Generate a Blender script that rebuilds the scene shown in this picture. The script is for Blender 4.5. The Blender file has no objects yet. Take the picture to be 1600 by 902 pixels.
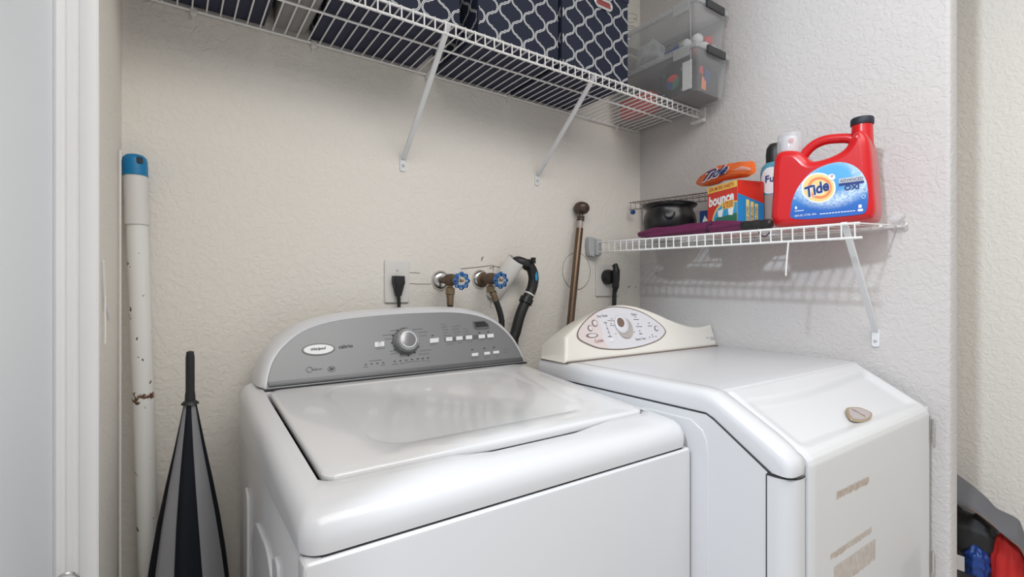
import bpy, bmesh, math, random
from mathutils import Vector, Matrix
random.seed(7)
C = bpy.context.scene.collection
PI = math.pi
# ------------------------------------------------------------------ camera
EYE = Vector((0, 0, 1.10)); YAW = math.radians(35.0); FPX = 765.0
cam_d = bpy.data.cameras.new('camera'); cam = bpy.data.objects.new('camera', cam_d); C.objects.link(cam)
cam.location = EYE; cam.rotation_euler = (PI/2, 0, -YAW)
cam_d.sensor_width = 36; cam_d.lens = 36*FPX/1600; cam_d.clip_start = 0.01
bpy.context.scene.camera = cam
# ------------------------------------------------------------------ light
W = bpy.data.worlds.new('world'); bpy.context.scene.world = W; W.use_nodes = True
bg = W.node_tree.nodes['Background']; bg.inputs[0].default_value = (0.90, 0.96, 1.04, 1); bg.inputs[1].default_value = 0.37
ld = bpy.data.lights.new('hall_ceiling_lamp', 'POINT'); ld.energy = 115; ld.color = (0.80, 0.90, 1.0); ld.shadow_soft_size = 0.06
lo = bpy.data.objects.new('hall_ceiling_lamp', ld); C.objects.link(lo); lo.location = (-0.85, 0.06, 2.42)
ad = bpy.data.lights.new('ceiling_bounce_fill', 'AREA'); ad.shape = 'RECTANGLE'; ad.size = 2.0; ad.size_y = 1.3; ad.energy = 39; ad.color = (1.0, 0.97, 0.93)  # added soft top fill, standing in for flash bounced off the hall ceiling
ao = bpy.data.objects.new('ceiling_bounce_fill', ad); C.objects.link(ao); ao.location = (0.25, -0.55, 2.43)
vs = bpy.context.scene.view_settings
vs.view_transform = 'Standard'; vs.look = 'None'; vs.gamma = 1; vs.use_curve_mapping = False; vs.exposure = 0.02
# ------------------------------------------------------------------ helpers
CS, SN = math.cos(YAW), math.sin(YAW)
FWD = Vector((SN, CS, 0)); RGT = Vector((CS, -SN, 0)); UP = Vector((0, 0, 1))
def ray(u, v):
    return FWD + RGT*((u-800)/FPX) - UP*((v-451)/FPX)
def on(u, v, x=None, y=None, z=None):
    """point of the room seen at (u,v) that lies on the plane x=, y= or z="""
    d = ray(u, v)
    if x is not None: t = (x-EYE.x)/d.x
    elif y is not None: t = (y-EYE.y)/d.y
    else: t = (z-EYE.z)/d.z
    return EYE + d*t
class Fr:
    """a flat face in the room: origin, right axis, up axis, outward normal"""
    def __init__(s, o, ex, ey):
        s.o = Vector(o); s.ex = Vector(ex).normalized(); s.n = s.ex.cross(Vector(ey)).normalized(); s.ey = s.n.cross(s.ex).normalized()
    def w(s, a, b, c=0): return s.o + s.ex*a + s.ey*b + s.n*c
    def px(s, u, v):
        d = ray(u, v); t = (s.o-EYE).dot(s.n)/d.dot(s.n); p = EYE+d*t-s.o
        return (p.dot(s.ex), p.dot(s.ey))
    def pxs(s, pts): return [s.px(*p) for p in pts]
    def M(s, a=0, b=0, c=0):
        m = Matrix((s.ex, s.ey, s.n)).transposed().to_4x4(); m.translation = s.w(a, b, c); return m
def spline(pts, n=6, closed=True):
    pts = [Vector(p) for p in pts]; out = []; N = len(pts)
    rng = range(N) if closed else range(N-1)
    for i in rng:
        g = lambda k: pts[k % N] if closed else pts[max(0, min(N-1, k))]
        p0, p1, p2, p3 = g(i-1), g(i), g(i+1), g(i+2)
        for k in range(n):
            t = k/n
            out.append(0.5*((2*p1)+(p2-p0)*t+(2*p0-5*p1+4*p2-p3)*t*t+(3*p1-p0-3*p2+p3)*t**3))
    if not closed: out.append(pts[-1])
    return out
def rrect(w, h, r, n=5, cx=0, cy=0):
    o = []
    for sx, sy, a0 in ((1, 1, 0), (-1, 1, 90), (-1, -1, 180), (1, -1, 270)):
        for k in range(n+1):
            a = math.radians(a0+90*k/n)
            o.append((cx+sx*(w/2-r)+r*math.cos(a), cy+sy*(h/2-r)+r*math.sin(a)))
    return o
def ell(cx, cy, rx, ry, n=28, rot=0):
    c, s = math.cos(rot), math.sin(rot); o = []
    for k in range(n):
        a = 2*PI*k/n; x, y = rx*math.cos(a), ry*math.sin(a)
        o.append((cx+x*c-y*s, cy+x*s+y*c))
    return o
def offset_loop(pts, d):
    P = [Vector(p[:2]) for p in pts]; N = len(P); out = []
    area = sum(P[i].x*P[(i+1) % N].y-P[(i+1) % N].x*P[i].y for i in range(N))
    sg = 1 if area > 0 else -1
    for i in range(N):
        t = (P[(i+1) % N]-P[i-1]); t = t.normalized() if t.length > 1e-9 else Vector((1, 0))
        out.append((P[i].x+sg*t.y*d, P[i].y-sg*t.x*d))
    return out
# --- mesh builders (world coordinates)
def bm_new(): return bmesh.new()
def box(bm, lo, hi, bev=0, seg=2):
    lo, hi = Vector(lo), Vector(hi); t = bmesh.new()
    bmesh.ops.create_cube(t, size=1)
    for v in t.verts: v.co = Vector(((lo[i]+hi[i])/2+v.co[i]*(hi[i]-lo[i]) for i in range(3)))
    if bev: bmesh.ops.bevel(t, geom=t.edges[:]+t.verts[:], offset=bev, segments=seg, affect='EDGES', profile=0.6)
    merge(bm, t); return bm
def merge(bm, t, M=None):
    me = bpy.data.meshes.new('tmp'); t.to_mesh(me); t.free()
    if M is not None: me.transform(M)
    bm.from_mesh(me); bpy.data.meshes.remove(me)
def obox(bm, fr, a, b, c, wa, wb, wc, bev=0):
    """box in the axes of a face: centre a,b and from height c to c+wc"""
    t = bmesh.new(); box(t, (a-wa/2, b-wb/2, c), (a+wa/2, b+wb/2, c+wc), bev); merge(bm, t, fr.M()); return bm
def tube(bm, pts, r, seg=8, cap=True):
    P = [Vector(p) for p in pts]; N = len(P); R = r if isinstance(r, (list, tuple)) else [r]*N
    rings = []; ref = None
    for i in range(N):
        t = (P[min(i+1, N-1)]-P[max(i-1, 0)]).normalized()
        if ref is None:
            ref = Vector((0, 0, 1)) if abs(t.z) < .9 else Vector((1, 0, 0))
        a = (ref-t*ref.dot(t)).normalized(); ref = a; b = t.cross(a)
        rings.append([bm.verts.new(P[i]+(a*math.cos(2*PI*k/seg)+b*math.sin(2*PI*k/seg))*R[i]) for k in range(seg)])
    for i in range(N-1):
        for k in range(seg):
            bm.faces.new((rings[i][k], rings[i][(k+1) % seg], rings[i+1][(k+1) % seg], rings[i+1][k]))
    if cap:
        bm.faces.new(rings[0][::-1]); bm.faces.new(rings[-1])
    return bm
def lathe(bm, prof, o, axis=(0, 0, 1), seg=24):
    """prof: (radius, height along axis)"""
    ax = Vector(axis).normalized(); o = Vector(o)
    a = ax.orthogonal().normalized(); b = ax.cross(a); rings = []
    for r, h in prof:
        if r < 1e-6: rings.append([bm.verts.new(o+ax*h)])
        else: rings.append([bm.verts.new(o+ax*h+(a*math.cos(2*PI*k/seg)+b*math.sin(2*PI*k/seg))*r) for k in range(seg)])
    for i in range(len(rings)-1):
        A, B = rings[i], rings[i+1]
        for k in range(seg):
            k2 = (k+1) % seg
            if len(A) == 1 and len(B) == 1: continue
            if len(A) == 1: bm.faces.new((A[0], B[k2], B[k]))
            elif len(B) == 1: bm.faces.new((A[k], A[k2], B[0]))
            else: bm.faces.new((A[k], A[k2], B[k2], B[k]))
    return bm
def loft(bm, loops, cap0=True, cap1=True, closed=True):
    """loops of equal count, points in the world"""
    R = [[bm.verts.new(p) for p in L] for L in loops]
    n = len(R[0])
    for i in range(len(R)-1):
        for k in range(n if closed else n-1):
            bm.faces.new((R[i][k], R[i][(k+1) % n], R[i+1][(k+1) % n], R[i+1][k]))
    if cap0: bm.faces.new(R[0][::-1])
    if cap1: bm.faces.new(R[-1])
    return R
def grid(bm, f, nu, nv):
    V = [[bm.verts.new(f(i/nu, j/nv)) for j in range(nv+1)] for i in range(nu+1)]
    for i in range(nu):
        for j in range(nv):
            bm.faces.new((V[i][j], V[i+1][j], V[i+1][j+1], V[i][j+1]))
    return V
def slab(bm, f, n, nu, nv, th):
    """a sheet f(u,v) with thickness th along -n"""
    n = Vector(n)
    A = grid(bm, f, nu, nv); B = [[bm.verts.new(v.co-n*th) for v in row] for row in A]
    for i in range(nu):
        for j in range(nv): bm.faces.new((B[i][j], B[i][j+1], B[i+1][j+1], B[i+1][j]))
    for i in range(nu):
        bm.faces.new((A[i][0], B[i][0], B[i+1][0], A[i+1][0])); bm.faces.new((A[i][nv], A[i+1][nv], B[i+1][nv], B[i][nv]))
    for j in range(nv):
        bm.faces.new((A[0][j], A[0][j+1], B[0][j+1], B[0][j])); bm.faces.new((A[nu][j], B[nu][j], B[nu][j+1], A[nu][j+1]))
def plate(bm, loops, M, depth, bevel=0, res=2, c=0):
    """filled outline(s) (inner ones are holes) of the given depth, standing on height c of frame matrix M"""
    cu = bpy.data.curves.new('tmp', 'CURVE'); cu.dimensions = '2D'; cu.fill_mode = 'BOTH'
    for L in loops:
        s = cu.splines.new('POLY'); s.points.add(len(L)-1); s.use_cyclic_u = True
        for p, q in zip(s.points, L): p.co = (q[0], q[1], 0, 1)
    cu.extrude = max(depth/2-bevel, 1e-5); cu.bevel_depth = bevel; cu.bevel_resolution = res
    if bevel: cu.offset = -bevel
    o = bpy.data.objects.new('tmp', cu); me = bpy.data.meshes.new_from_object(o)
    me.transform(M @ Matrix.Translation((0, 0, c+depth/2)))
    bm.from_mesh(me); bpy.data.objects.remove(o); bpy.data.curves.remove(cu); bpy.data.meshes.remove(me)
    return bm
def text(bm, body, fr, p0, p1, c=0.0006, bold=0.0, shear=0.0, tall=1.0, th=0.0003):
    """lettering on face fr with its baseline from p0 to p1 (face coordinates)"""
    cu = bpy.data.curves.new('tmp', 'FONT'); cu.body = body; cu.size = 1; cu.shear = shear; cu.offset = bold; cu.extrude = 0.0; cu.resolution_u = 3
    o = bpy.data.objects.new('tmp', cu); me = bpy.data.meshes.new_from_object(o)
    xs = [v.co.x for v in me.vertices]
    if xs:
        x0, x1 = min(xs), max(xs); d = Vector((p1[0]-p0[0], p1[1]-p0[1])); L = d.length; k = L/max(x1-x0, 1e-6)
        a = math.atan2(d.y, d.x)
        me.transform(fr.M(p0[0], p0[1], c) @ Matrix.Rotation(a, 4, 'Z') @ Matrix.Diagonal((k, k*tall, 1, 1)) @ Matrix.Translation((-x0, 0, 0)))
        bm.from_mesh(me)
    bpy.data.objects.remove(o); bpy.data.curves.remove(cu); bpy.data.meshes.remove(me)
    return bm
def text_px(bm, body, fr, q0, q1, **k): return text(bm, body, fr, fr.px(*q0), fr.px(*q1), **k)
# --- objects
def word(body, fr, p0, p1, m, parent, name='lettering', **k):
    return obj(name, text(bm_new(), body, fr, p0, p1, **k), m, parent)
def word_px(body, fr, q0, q1, m, parent, name='lettering', **k):
    return word(body, fr, fr.px(*q0), fr.px(*q1), m, parent, name, **k)
def stuff(o): o['kind'] = 'stuff'; return o
ROOT = {}
def rootloc(p):
    while p.parent: p = p.parent
    return p.location
def finish(bm, name, m, ang=35, smooth=True):
    bmesh.ops.recalc_face_normals(bm, faces=bm.faces[:])
    me = bpy.data.meshes.new(name); bm.to_mesh(me); bm.free(); me.materials.append(m)
    if smooth:
        me.shade_smooth(); me.set_sharp_from_angle(angle=math.radians(ang))
    return me
def obj(name, bm, m, parent=None, ang=35, label=None, recalc=True):
    me = finish(bm, name, m, ang)
    o = bpy.data.objects.new(name, me); C.objects.link(o)
    if parent is not None:
        me.transform(Matrix.Translation(-rootloc(parent))); o.parent = parent
    if label: o['label'] = label
    return o
def centre_origin(o):
    """move a one-mesh thing's origin to the middle of its base"""
    vs_ = [v.co for v in o.data.vertices]
    c = Vector(((min(v.x for v in vs_)+max(v.x for v in vs_))/2, (min(v.y for v in vs_)+max(v.y for v in vs_))/2, min(v.z for v in vs_)))
    o.data.transform(Matrix.Translation(-c)); o.location = c
def tag(o, label, cat, group=None):
    o['label'] = label; o['category'] = cat
    if group: o['group'] = group
    return o
def thing(name, label, cat, loc, group=None):
    o = bpy.data.objects.new(name, None); C.objects.link(o); o.location = loc; o.empty_display_size = 0.05
    return tag(o, label, cat, group)
def struct(name, bm, m, parent=None, label=None, ang=35):
    o = obj(name, bm, m, parent, ang)
    if parent is None: o['kind'] = 'structure'
    if label: o['label'] = label
    return o
# ------------------------------------------------------------------ materials
def mat(name, col, rough=0.5, metal=0.0, coat=0.0, spec=0.5, var=0.0, vscale=8, bump=0.0, bscale=60, sss=0):
    m = bpy.data.materials.new(name); m.use_nodes = True; nt = m.node_tree; b = nt.nodes['Principled BSDF']
    b.inputs['Base Color'].default_value = (*col, 1); b.inputs['Roughness'].default_value = rough; b.inputs['Metallic'].default_value = metal
    b.inputs['Coat Weight'].default_value = coat; b.inputs['Coat Roughness'].default_value = 0.08; b.inputs['Specular IOR Level'].default_value = spec
    tc = nt.nodes.new('ShaderNodeTexCoord')
    n = nt.nodes.new('ShaderNodeTexNoise'); n.inputs['Scale'].default_value = vscale; n.inputs['Detail'].default_value = 4
    nt.links.new(tc.outputs['Object'], n.inputs['Vector'])
    mx = nt.nodes.new('ShaderNodeMix'); mx.data_type = 'RGBA'
    mx.inputs[6].default_value = (*[c*(1-var) for c in col], 1); mx.inputs[7].default_value = (*[min(1, c*(1+var*.6)) for c in col], 1)
    nt.links.new(n.outputs['Fac'], mx.inputs[0]); nt.links.new(mx.outputs[2], b.inputs['Base Color'])
    if bump:
        n2 = nt.nodes.new('ShaderNodeTexNoise'); n2.inputs['Scale'].default_value = bscale; n2.inputs['Detail'].default_value = 3
        nt.links.new(tc.outputs['Object'], n2.inputs['Vector'])
        bp = nt.nodes.new('ShaderNodeBump'); bp.inputs['Strength'].default_value = bump; bp.inputs['Distance'].default_value = 0.003
        nt.links.new(n2.outputs['Fac'], bp.inputs['Height']); nt.links.new(bp.outputs[0], b.inputs['Normal'])
    return m
def nd(nt, t, **k):
    n = nt.nodes.new(t)
    for a, v in k.items(): setattr(n, a, v)
    return n
def math_n(nt, op, a, b=None, c=None):
    n = nt.nodes.new('ShaderNodeMath'); n.operation = op
    for i, x in enumerate((a, b, c)):
        if x is None: continue
        if isinstance(x, (int, float)): n.inputs[i].default_value = x
        else: nt.links.new(x, n.inputs[i])
    return n.outputs[0]
def band(nt, x, lo, hi, soft):
    """1 between lo and hi, with soft edges"""
    a = nd(nt, 'ShaderNodeMapRange', interpolation_type='SMOOTHSTEP'); a.inputs[1].default_value = lo-soft; a.inputs[2].default_value = lo+soft
    b = nd(nt, 'ShaderNodeMapRange', interpolation_type='SMOOTHSTEP'); b.inputs[1].default_value = hi-soft; b.inputs[2].default_value = hi+soft
    b.inputs[3].default_value = 1; b.inputs[4].default_value = 0
    nt.links.new(x, a.inputs[0]); nt.links.new(x, b.inputs[0])
    return math_n(nt, 'MULTIPLY', a.outputs[0], b.outputs[0])
def mixc(nt, fac, a, b):
    m = nd(nt, 'ShaderNodeMix', data_type='RGBA')
    nt.links.new(fac, m.inputs[0])
    for i, x in ((6, a), (7, b)):
        if isinstance(x, tuple): m.inputs[i].default_value = (*x, 1)
        else: nt.links.new(x, m.inputs[i])
    return m.outputs[2]
def wall_mat(name, col, dirt=False, scale=66):
    m = bpy.data.materials.new(name); m.use_nodes = True; nt = m.node_tree; b = nt.nodes['Principled BSDF']
    b.inputs['Roughness'].default_value = 0.62; b.inputs['Specular IOR Level'].default_value = 0.35
    tc = nd(nt, 'ShaderNodeTexCoord')
    big = nd(nt, 'ShaderNodeTexNoise'); big.inputs['Scale'].default_value = 2.2; nt.links.new(tc.outputs['Object'], big.inputs['Vector'])
    colr = mixc(nt, big.outputs['Fac'], tuple(c*.95 for c in col), tuple(min(1, c*1.04) for c in col))
    if dirt:
        sep = nd(nt, 'ShaderNodeSeparateXYZ'); nt.links.new(tc.outputs['Object'], sep.inputs[0])
        vo = nd(nt, 'ShaderNodeTexVoronoi'); vo.inputs['Scale'].default_value = 62; nt.links.new(tc.outputs['Object'], vo.inputs['Vector'])
        sp = nd(nt, 'ShaderNodeTexNoise'); sp.inputs['Scale'].default_value = 23; nt.links.new(tc.outputs['Object'], sp.inputs['Vector'])
        dots = math_n(nt, 'MULTIPLY', math_n(nt, 'LESS_THAN', vo.outputs['Distance'], 0.2), math_n(nt, 'GREATER_THAN', sp.outputs['Fac'], 0.58))
        mask = math_n(nt, 'MULTIPLY', band(nt, sep.outputs[0], 1.34, 1.6, .05), band(nt, sep.outputs[2], 0.9, 1.16, .03))
        mask = math_n(nt, 'MULTIPLY', mask, band(nt, sep.outputs[1], 1.12, 1.4, .04))
        colr = mixc(nt, math_n(nt, 'MULTIPLY', math_n(nt, 'MULTIPLY', dots, mask), 0.75), colr, (0.12, 0.10, 0.08))
        sm = nd(nt, 'ShaderNodeTexNoise'); sm.inputs['Scale'].default_value = 9; nt.links.new(tc.outputs['Object'], sm.inputs['Vector'])
        g = math_n(nt, 'MULTIPLY', math_n(nt, 'MULTIPLY', band(nt, sep.outputs[0], .5, .78, .06), band(nt, sep.outputs[2], .98, 1.13, .05)), sm.outputs['Fac'])
        colr = mixc(nt, math_n(nt, 'MULTIPLY', g, 0.16), colr, (0.36, 0.33, 0.29))
    nt.links.new(colr, b.inputs['Base Color'])
    n1 = nd(nt, 'ShaderNodeTexNoise'); n1.inputs['Scale'].default_value = scale; n1.inputs['Detail'].default_value = 3; n1.inputs['Distortion'].default_value = 0.9
    nt.links.new(tc.outputs['Object'], n1.inputs['Vector'])
    cr = nd(nt, 'ShaderNodeMapRange', interpolation_type='SMOOTHSTEP'); cr.inputs[1].default_value = 0.40; cr.inputs[2].default_value = 0.58
    nt.links.new(n1.outputs['Fac'], cr.inputs[0])
    n2 = nd(nt, 'ShaderNodeTexNoise'); n2.inputs['Scale'].default_value = 190; nt.links.new(tc.outputs['Object'], n2.inputs['Vector'])
    h = math_n(nt, 'ADD', cr.outputs[0], math_n(nt, 'MULTIPLY', n2.outputs['Fac'], 0.35))
    bp = nd(nt, 'ShaderNodeBump'); bp.inputs['Strength'].default_value = 0.32; bp.inputs['Distance'].default_value = 0.0022
    nt.links.new(h, bp.inputs['Height']); nt.links.new(bp.outputs[0], b.inputs['Normal'])
    return m
def clear_mat(name, fac=0.25, tint=(0.93, 0.94, 0.95), rough=0.15):
    m = bpy.data.materials.new(name); m.use_nodes = True; nt = m.node_tree; b = nt.nodes['Principled BSDF']; out = nt.nodes['Material Output']
    b.inputs['Base Color'].default_value = (0.8, 0.81, 0.82, 1); b.inputs['Roughness'].default_value = rough
    t = nd(nt, 'ShaderNodeBsdfTransparent'); t.inputs[0].default_value = (*tint, 1)
    n = nd(nt, 'ShaderNodeTexNoise'); n.inputs['Scale'].default_value = 14; tc = nd(nt, 'ShaderNodeTexCoord'); nt.links.new(tc.outputs['Object'], n.inputs['Vector'])
    lw = nd(nt, 'ShaderNodeLayerWeight'); lw.inputs[0].default_value = 0.35
    f = math_n(nt, 'ADD', math_n(nt, 'MULTIPLY', n.outputs['Fac'], fac*.5), math_n(nt, 'MULTIPLY', lw.outputs['Facing'], fac*1.3))
    f = math_n(nt, 'ADD', f, fac*.4)
    mx = nd(nt, 'ShaderNodeMixShader'); nt.links.new(f, mx.inputs[0]); nt.links.new(t.outputs[0], mx.inputs[1]); nt.links.new(b.outputs[0], mx.inputs[2])
    nt.links.new(mx.outputs[0], out.inputs[0]); return m
M = {}
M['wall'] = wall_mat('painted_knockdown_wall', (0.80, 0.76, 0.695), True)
M['wall_r'] = wall_mat('painted_knockdown_wall_dimmed', (0.585, 0.56, 0.548), True)  # same paint as the back wall, darkened to offset stronger light here
M['trimw'] = mat('white_gloss_trim', (0.84, 0.83, 0.82), 0.35, var=.03)
M['doorw'] = mat('white_door_paint', (0.86, 0.90, 0.95), 0.4, var=.03, vscale=3)
M['floor'] = mat('pale_floor', (0.55, 0.50, 0.44), 0.4, var=.1)
M['ceil'] = mat('ceiling_white', (0.78, 0.76, 0.72), 0.8, var=.03, bump=.3)
M['enamel'] = mat('white_enamel', (0.665, 0.668, 0.685), 0.28, coat=.2, var=.015, vscale=3)
M['enamel2'] = mat('white_enamel_lid', (0.675, 0.675, 0.68), 0.16, coat=.5, var=.02, vscale=3)
M['cream'] = mat('cream_plastic', (0.83, 0.80, 0.73), 0.32, var=.025, vscale=4)
M['gap'] = mat('dark_gap', (0.03, 0.03, 0.035), 0.7)
M['silver'] = mat('silver_panel', (0.225, 0.23, 0.235), 0.42, metal=.35, var=.04, vscale=5)
M['silver_d'] = mat('silver_panel_dark', (0.13, 0.133, 0.136), 0.4, metal=.3, var=.03)
M['chrome'] = mat('chrome', (0.72, 0.71, 0.69), 0.2, metal=1, var=.12, vscale=40)
M['knob'] = mat('brushed_knob', (0.56, 0.57, 0.58), 0.28, metal=.8, var=.04)
M['knobcap'] = mat('smoky_knob_cap', (0.34, 0.33, 0.33), 0.12, metal=.6, var=.1)
M['btn'] = mat('pale_button', (0.80, 0.81, 0.82), 0.3, var=.02)
M['ink'] = mat('dark_ink', (0.035, 0.035, 0.04), 0.5)
M['ink2'] = mat('grey_ink', (0.17, 0.17, 0.175), 0.5)
M['screen'] = mat('dark_screen', (0.025, 0.026, 0.028), 0.15)
M['wire'] = mat('white_vinyl_wire', (0.82, 0.815, 0.80), 0.4, var=.04, vscale=30)
M['bracket'] = mat('white_steel_brace', (0.76, 0.77, 0.78), 0.4, var=.04)
M['greypl'] = mat('grey_plastic', (0.46, 0.47, 0.48), 0.45, var=.03)
M['plate'] = mat('white_wall_plate', (0.74, 0.72, 0.69), 0.38, var=.03)
M['black'] = mat('black_rubber', (0.016, 0.016, 0.016), 0.45, var=.2, vscale=30)
M['blackpl'] = mat('black_plastic', (0.014, 0.014, 0.015), 0.32, var=.1)
M['brass'] = mat('tarnished_brass', (0.34, 0.25, 0.16), 0.4, metal=.85, var=.4, vscale=70)
M['rustbody'] = mat('corroded_brass', (0.16, 0.105, 0.07), 0.6, metal=.5, var=.5, vscale=60, bump=.3, bscale=120)
M['blue_h'] = mat('blue_enamel_wheel', (0.012, 0.13, 0.38), 0.3, var=.2, vscale=50)
M['pvc'] = mat('white_pvc', (0.72, 0.70, 0.67), 0.35, var=.06, vscale=12)
M['bronze'] = mat('bronze_rod', (0.17, 0.115, 0.075), 0.32, metal=.75, var=.35, vscale=9)
M['bronze_d'] = mat('dark_bronze', (0.11, 0.08, 0.06), 0.38, metal=.6, var=.3, vscale=30)
M['navy'] = mat('navy_fabric', (0.006, 0.012, 0.034), 0.75, var=.15, vscale=40, bump=.2, bscale=500)
M['navyb'] = mat('navy_fabric_base', (0.028, 0.03, 0.062), 0.8, var=.15, vscale=30, bump=.2, bscale=500)
M['print'] = mat('white_print', (0.78, 0.79, 0.80), 0.6)
M['greycl'] = mat('grey_canvas', (0.25, 0.25, 0.245), 0.85, var=.2, vscale=20, bump=.4, bscale=30)
M['clear'] = clear_mat('clear_plastic', .13, (.975, .98, .985))
M['clear2'] = clear_mat('cloudy_plastic', .30, (0.95, 0.955, 0.96), .3)
M['bagpl'] = clear_mat('milky_film', .62, (0.95, 0.955, 0.96), .35)
M['clearw'] = clear_mat('clear_cap', .3, (0.95, 0.95, 0.96), .1)
M['latch'] = mat('dark_grey_latch', (0.045, 0.047, 0.05), 0.4)
M['white'] = mat('white_paper', (0.80, 0.80, 0.79), 0.6, var=.03)
M['red'] = mat('red_plastic', (0.62, 0.012, 0.016), 0.28, var=.05, vscale=6, coat=.1)
M['redf'] = mat('red_fabric', (0.70, 0.03, 0.025), 0.7, var=.3, vscale=18, bump=.5, bscale=25)
M['bluef'] = mat('blue_nylon', (0.015, 0.06, 0.28), 0.4, var=.35, vscale=22, bump=.6, bscale=24)
M['bagg'] = mat('grey_bag_fabric', (0.13, 0.13, 0.14), 0.7, var=.12, vscale=10, bump=.25, bscale=20)
M['darkf'] = mat('black_mesh_lining', (0.03, 0.03, 0.032), 0.55, var=.5, vscale=25, bump=.6, bscale=30)
M['gold'] = mat('gold_rim', (0.55, 0.43, 0.28), 0.3, metal=.7, var=.15, vscale=60)
M['emb'] = mat('emblem_grey', (0.50, 0.45, 0.44), 0.4, metal=.3, var=.08)
M['copper'] = mat('copper_print', (0.36, 0.16, 0.10), 0.4, metal=.3)
M['panelp'] = mat('pale_panel', (0.72, 0.71, 0.74), 0.35, var=.02)
M['panelpk'] = mat('pinkish_panel', (0.74, 0.655, 0.64), 0.35, var=.03)
M['brown'] = mat('brown_line', (0.19, 0.13, 0.10), 0.4)
M['taupe'] = mat('taupe_ring', (0.46, 0.42, 0.39), 0.35, var=.04)
M['maroon'] = mat('maroon_ink', (0.28, 0.05, 0.05), 0.5)
M['pot'] = mat('black_pot', (0.012, 0.012, 0.013), 0.3, var=.15)
M['purple'] = mat('purple_nylon', (0.13, 0.012, 0.065), 0.5, var=.35, vscale=12, bump=.5, bscale=26)
M['purple_d'] = mat('dark_purple_nylon', (0.045, 0.008, 0.04), 0.5, var=.25, vscale=14)
M['b_red'] = mat('carton_red', (0.66, 0.035, 0.02), 0.4, var=.05)
M['b_redd'] = mat('carton_deep_red', (0.50, 0.01, 0.015), 0.4, var=.05)
M['b_blue'] = mat('carton_blue', (0.02, 0.24, 0.56), 0.4, var=.06)
M['b_blue2'] = mat('carton_sky', (0.03, 0.36, 0.62), 0.4, var=.1)
M['b_green'] = mat('carton_green', (0.02, 0.17, 0.10), 0.4, var=.15)
M['b_yel'] = mat('carton_yellow', (0.85, 0.55, 0.10), 0.4, var=.04)
M['b_yel2'] = mat('carton_pale_yellow', (0.83, 0.66, 0.22), 0.4, var=.04)
M['orange'] = mat('orange_film', (0.80, 0.15, 0.03), 0.3, var=.3, vscale=25, bump=.5, bscale=35)
M['dkblue'] = mat('dark_blue_print', (0.015, 0.03, 0.14), 0.4)
M['tblue'] = mat('label_navy', (0.012, 0.035, 0.20), 0.4)
M['tor'] = mat('label_orange', (0.86, 0.25, 0.10), 0.4)
M['tyel'] = mat('label_yellow', (0.90, 0.66, 0.25), 0.4)
M['twhite'] = mat('label_white', (0.88, 0.88, 0.88), 0.4)
M['bluecap'] = mat('turquoise_cap', (0.0, 0.19, 0.42), 0.4, var=.06)
M['umbw'] = mat('pale_grey_nylon', (0.50, 0.50, 0.52), 0.6, var=.06)
M['umbn'] = mat('navy_nylon', (0.014, 0.018, 0.03), 0.55, var=.1)
M['bluebox'] = mat('dark_blue_box', (0.015, 0.05, 0.19), 0.5, var=.2)
M['wrack'] = mat('brown_coated_wire', (0.20, 0.15, 0.13), 0.5, var=.2, vscale=30)
M['silvercap'] = mat('silver_cap', (0.7, 0.7, 0.7), 0.25, metal=.8, var=.05)
M['teal'] = mat('teal_liquid', (0.10, 0.36, 0.48), 0.25, var=.25, vscale=30)
M['greige'] = mat('greige_bottle', (0.42, 0.36, 0.33), 0.3, var=.25, vscale=14)
M['green'] = mat('green_scuff', (0.12, 0.30, 0.10), 0.7, var=.2)
M['crack'] = mat('wall_cut_line', (0.26, 0.235, 0.20), 0.9, var=.3, vscale=60)
def label_mat():
    """blue detergent label: sky blue above, deep blue below, with pale bubbles in an arc"""
    m = bpy.data.materials.new('label_blue'); m.use_nodes = True; nt = m.node_tree; b = nt.nodes['Principled BSDF']; b.inputs['Roughness'].default_value = .35
    tc = nd(nt, 'ShaderNodeTexCoord'); sep = nd(nt, 'ShaderNodeSeparateXYZ'); nt.links.new(tc.outputs['Generated'], sep.inputs[0])
    y, z = sep.outputs[1], sep.outputs[2]
    c = mixc(nt, band(nt, z, .45, 2, .35), (0.02, 0.13, 0.50), (0.10, 0.42, 0.78))
    dy = math_n(nt, 'SUBTRACT', y, .45); dz = math_n(nt, 'SUBTRACT', z, .72)
    r = math_n(nt, 'SQRT', math_n(nt, 'ADD', math_n(nt, 'MULTIPLY', dy, dy), math_n(nt, 'MULTIPLY', dz, dz)))
    vo = nd(nt, 'ShaderNodeTexVoronoi'); vo.inputs['Scale'].default_value = 190; nt.links.new(tc.outputs['Object'], vo.inputs['Vector'])
    f = math_n(nt, 'MULTIPLY', band(nt, r, .30, .50, .10), math_n(nt, 'ADD', math_n(nt, 'MULTIPLY', vo.outputs['Distance'], 1.0), .25))
    c = mixc(nt, f, c, (0.62, 0.76, 0.90)); nt.links.new(c, b.inputs['Base Color']); return m
M['tlabel'] = label_mat()
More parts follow.
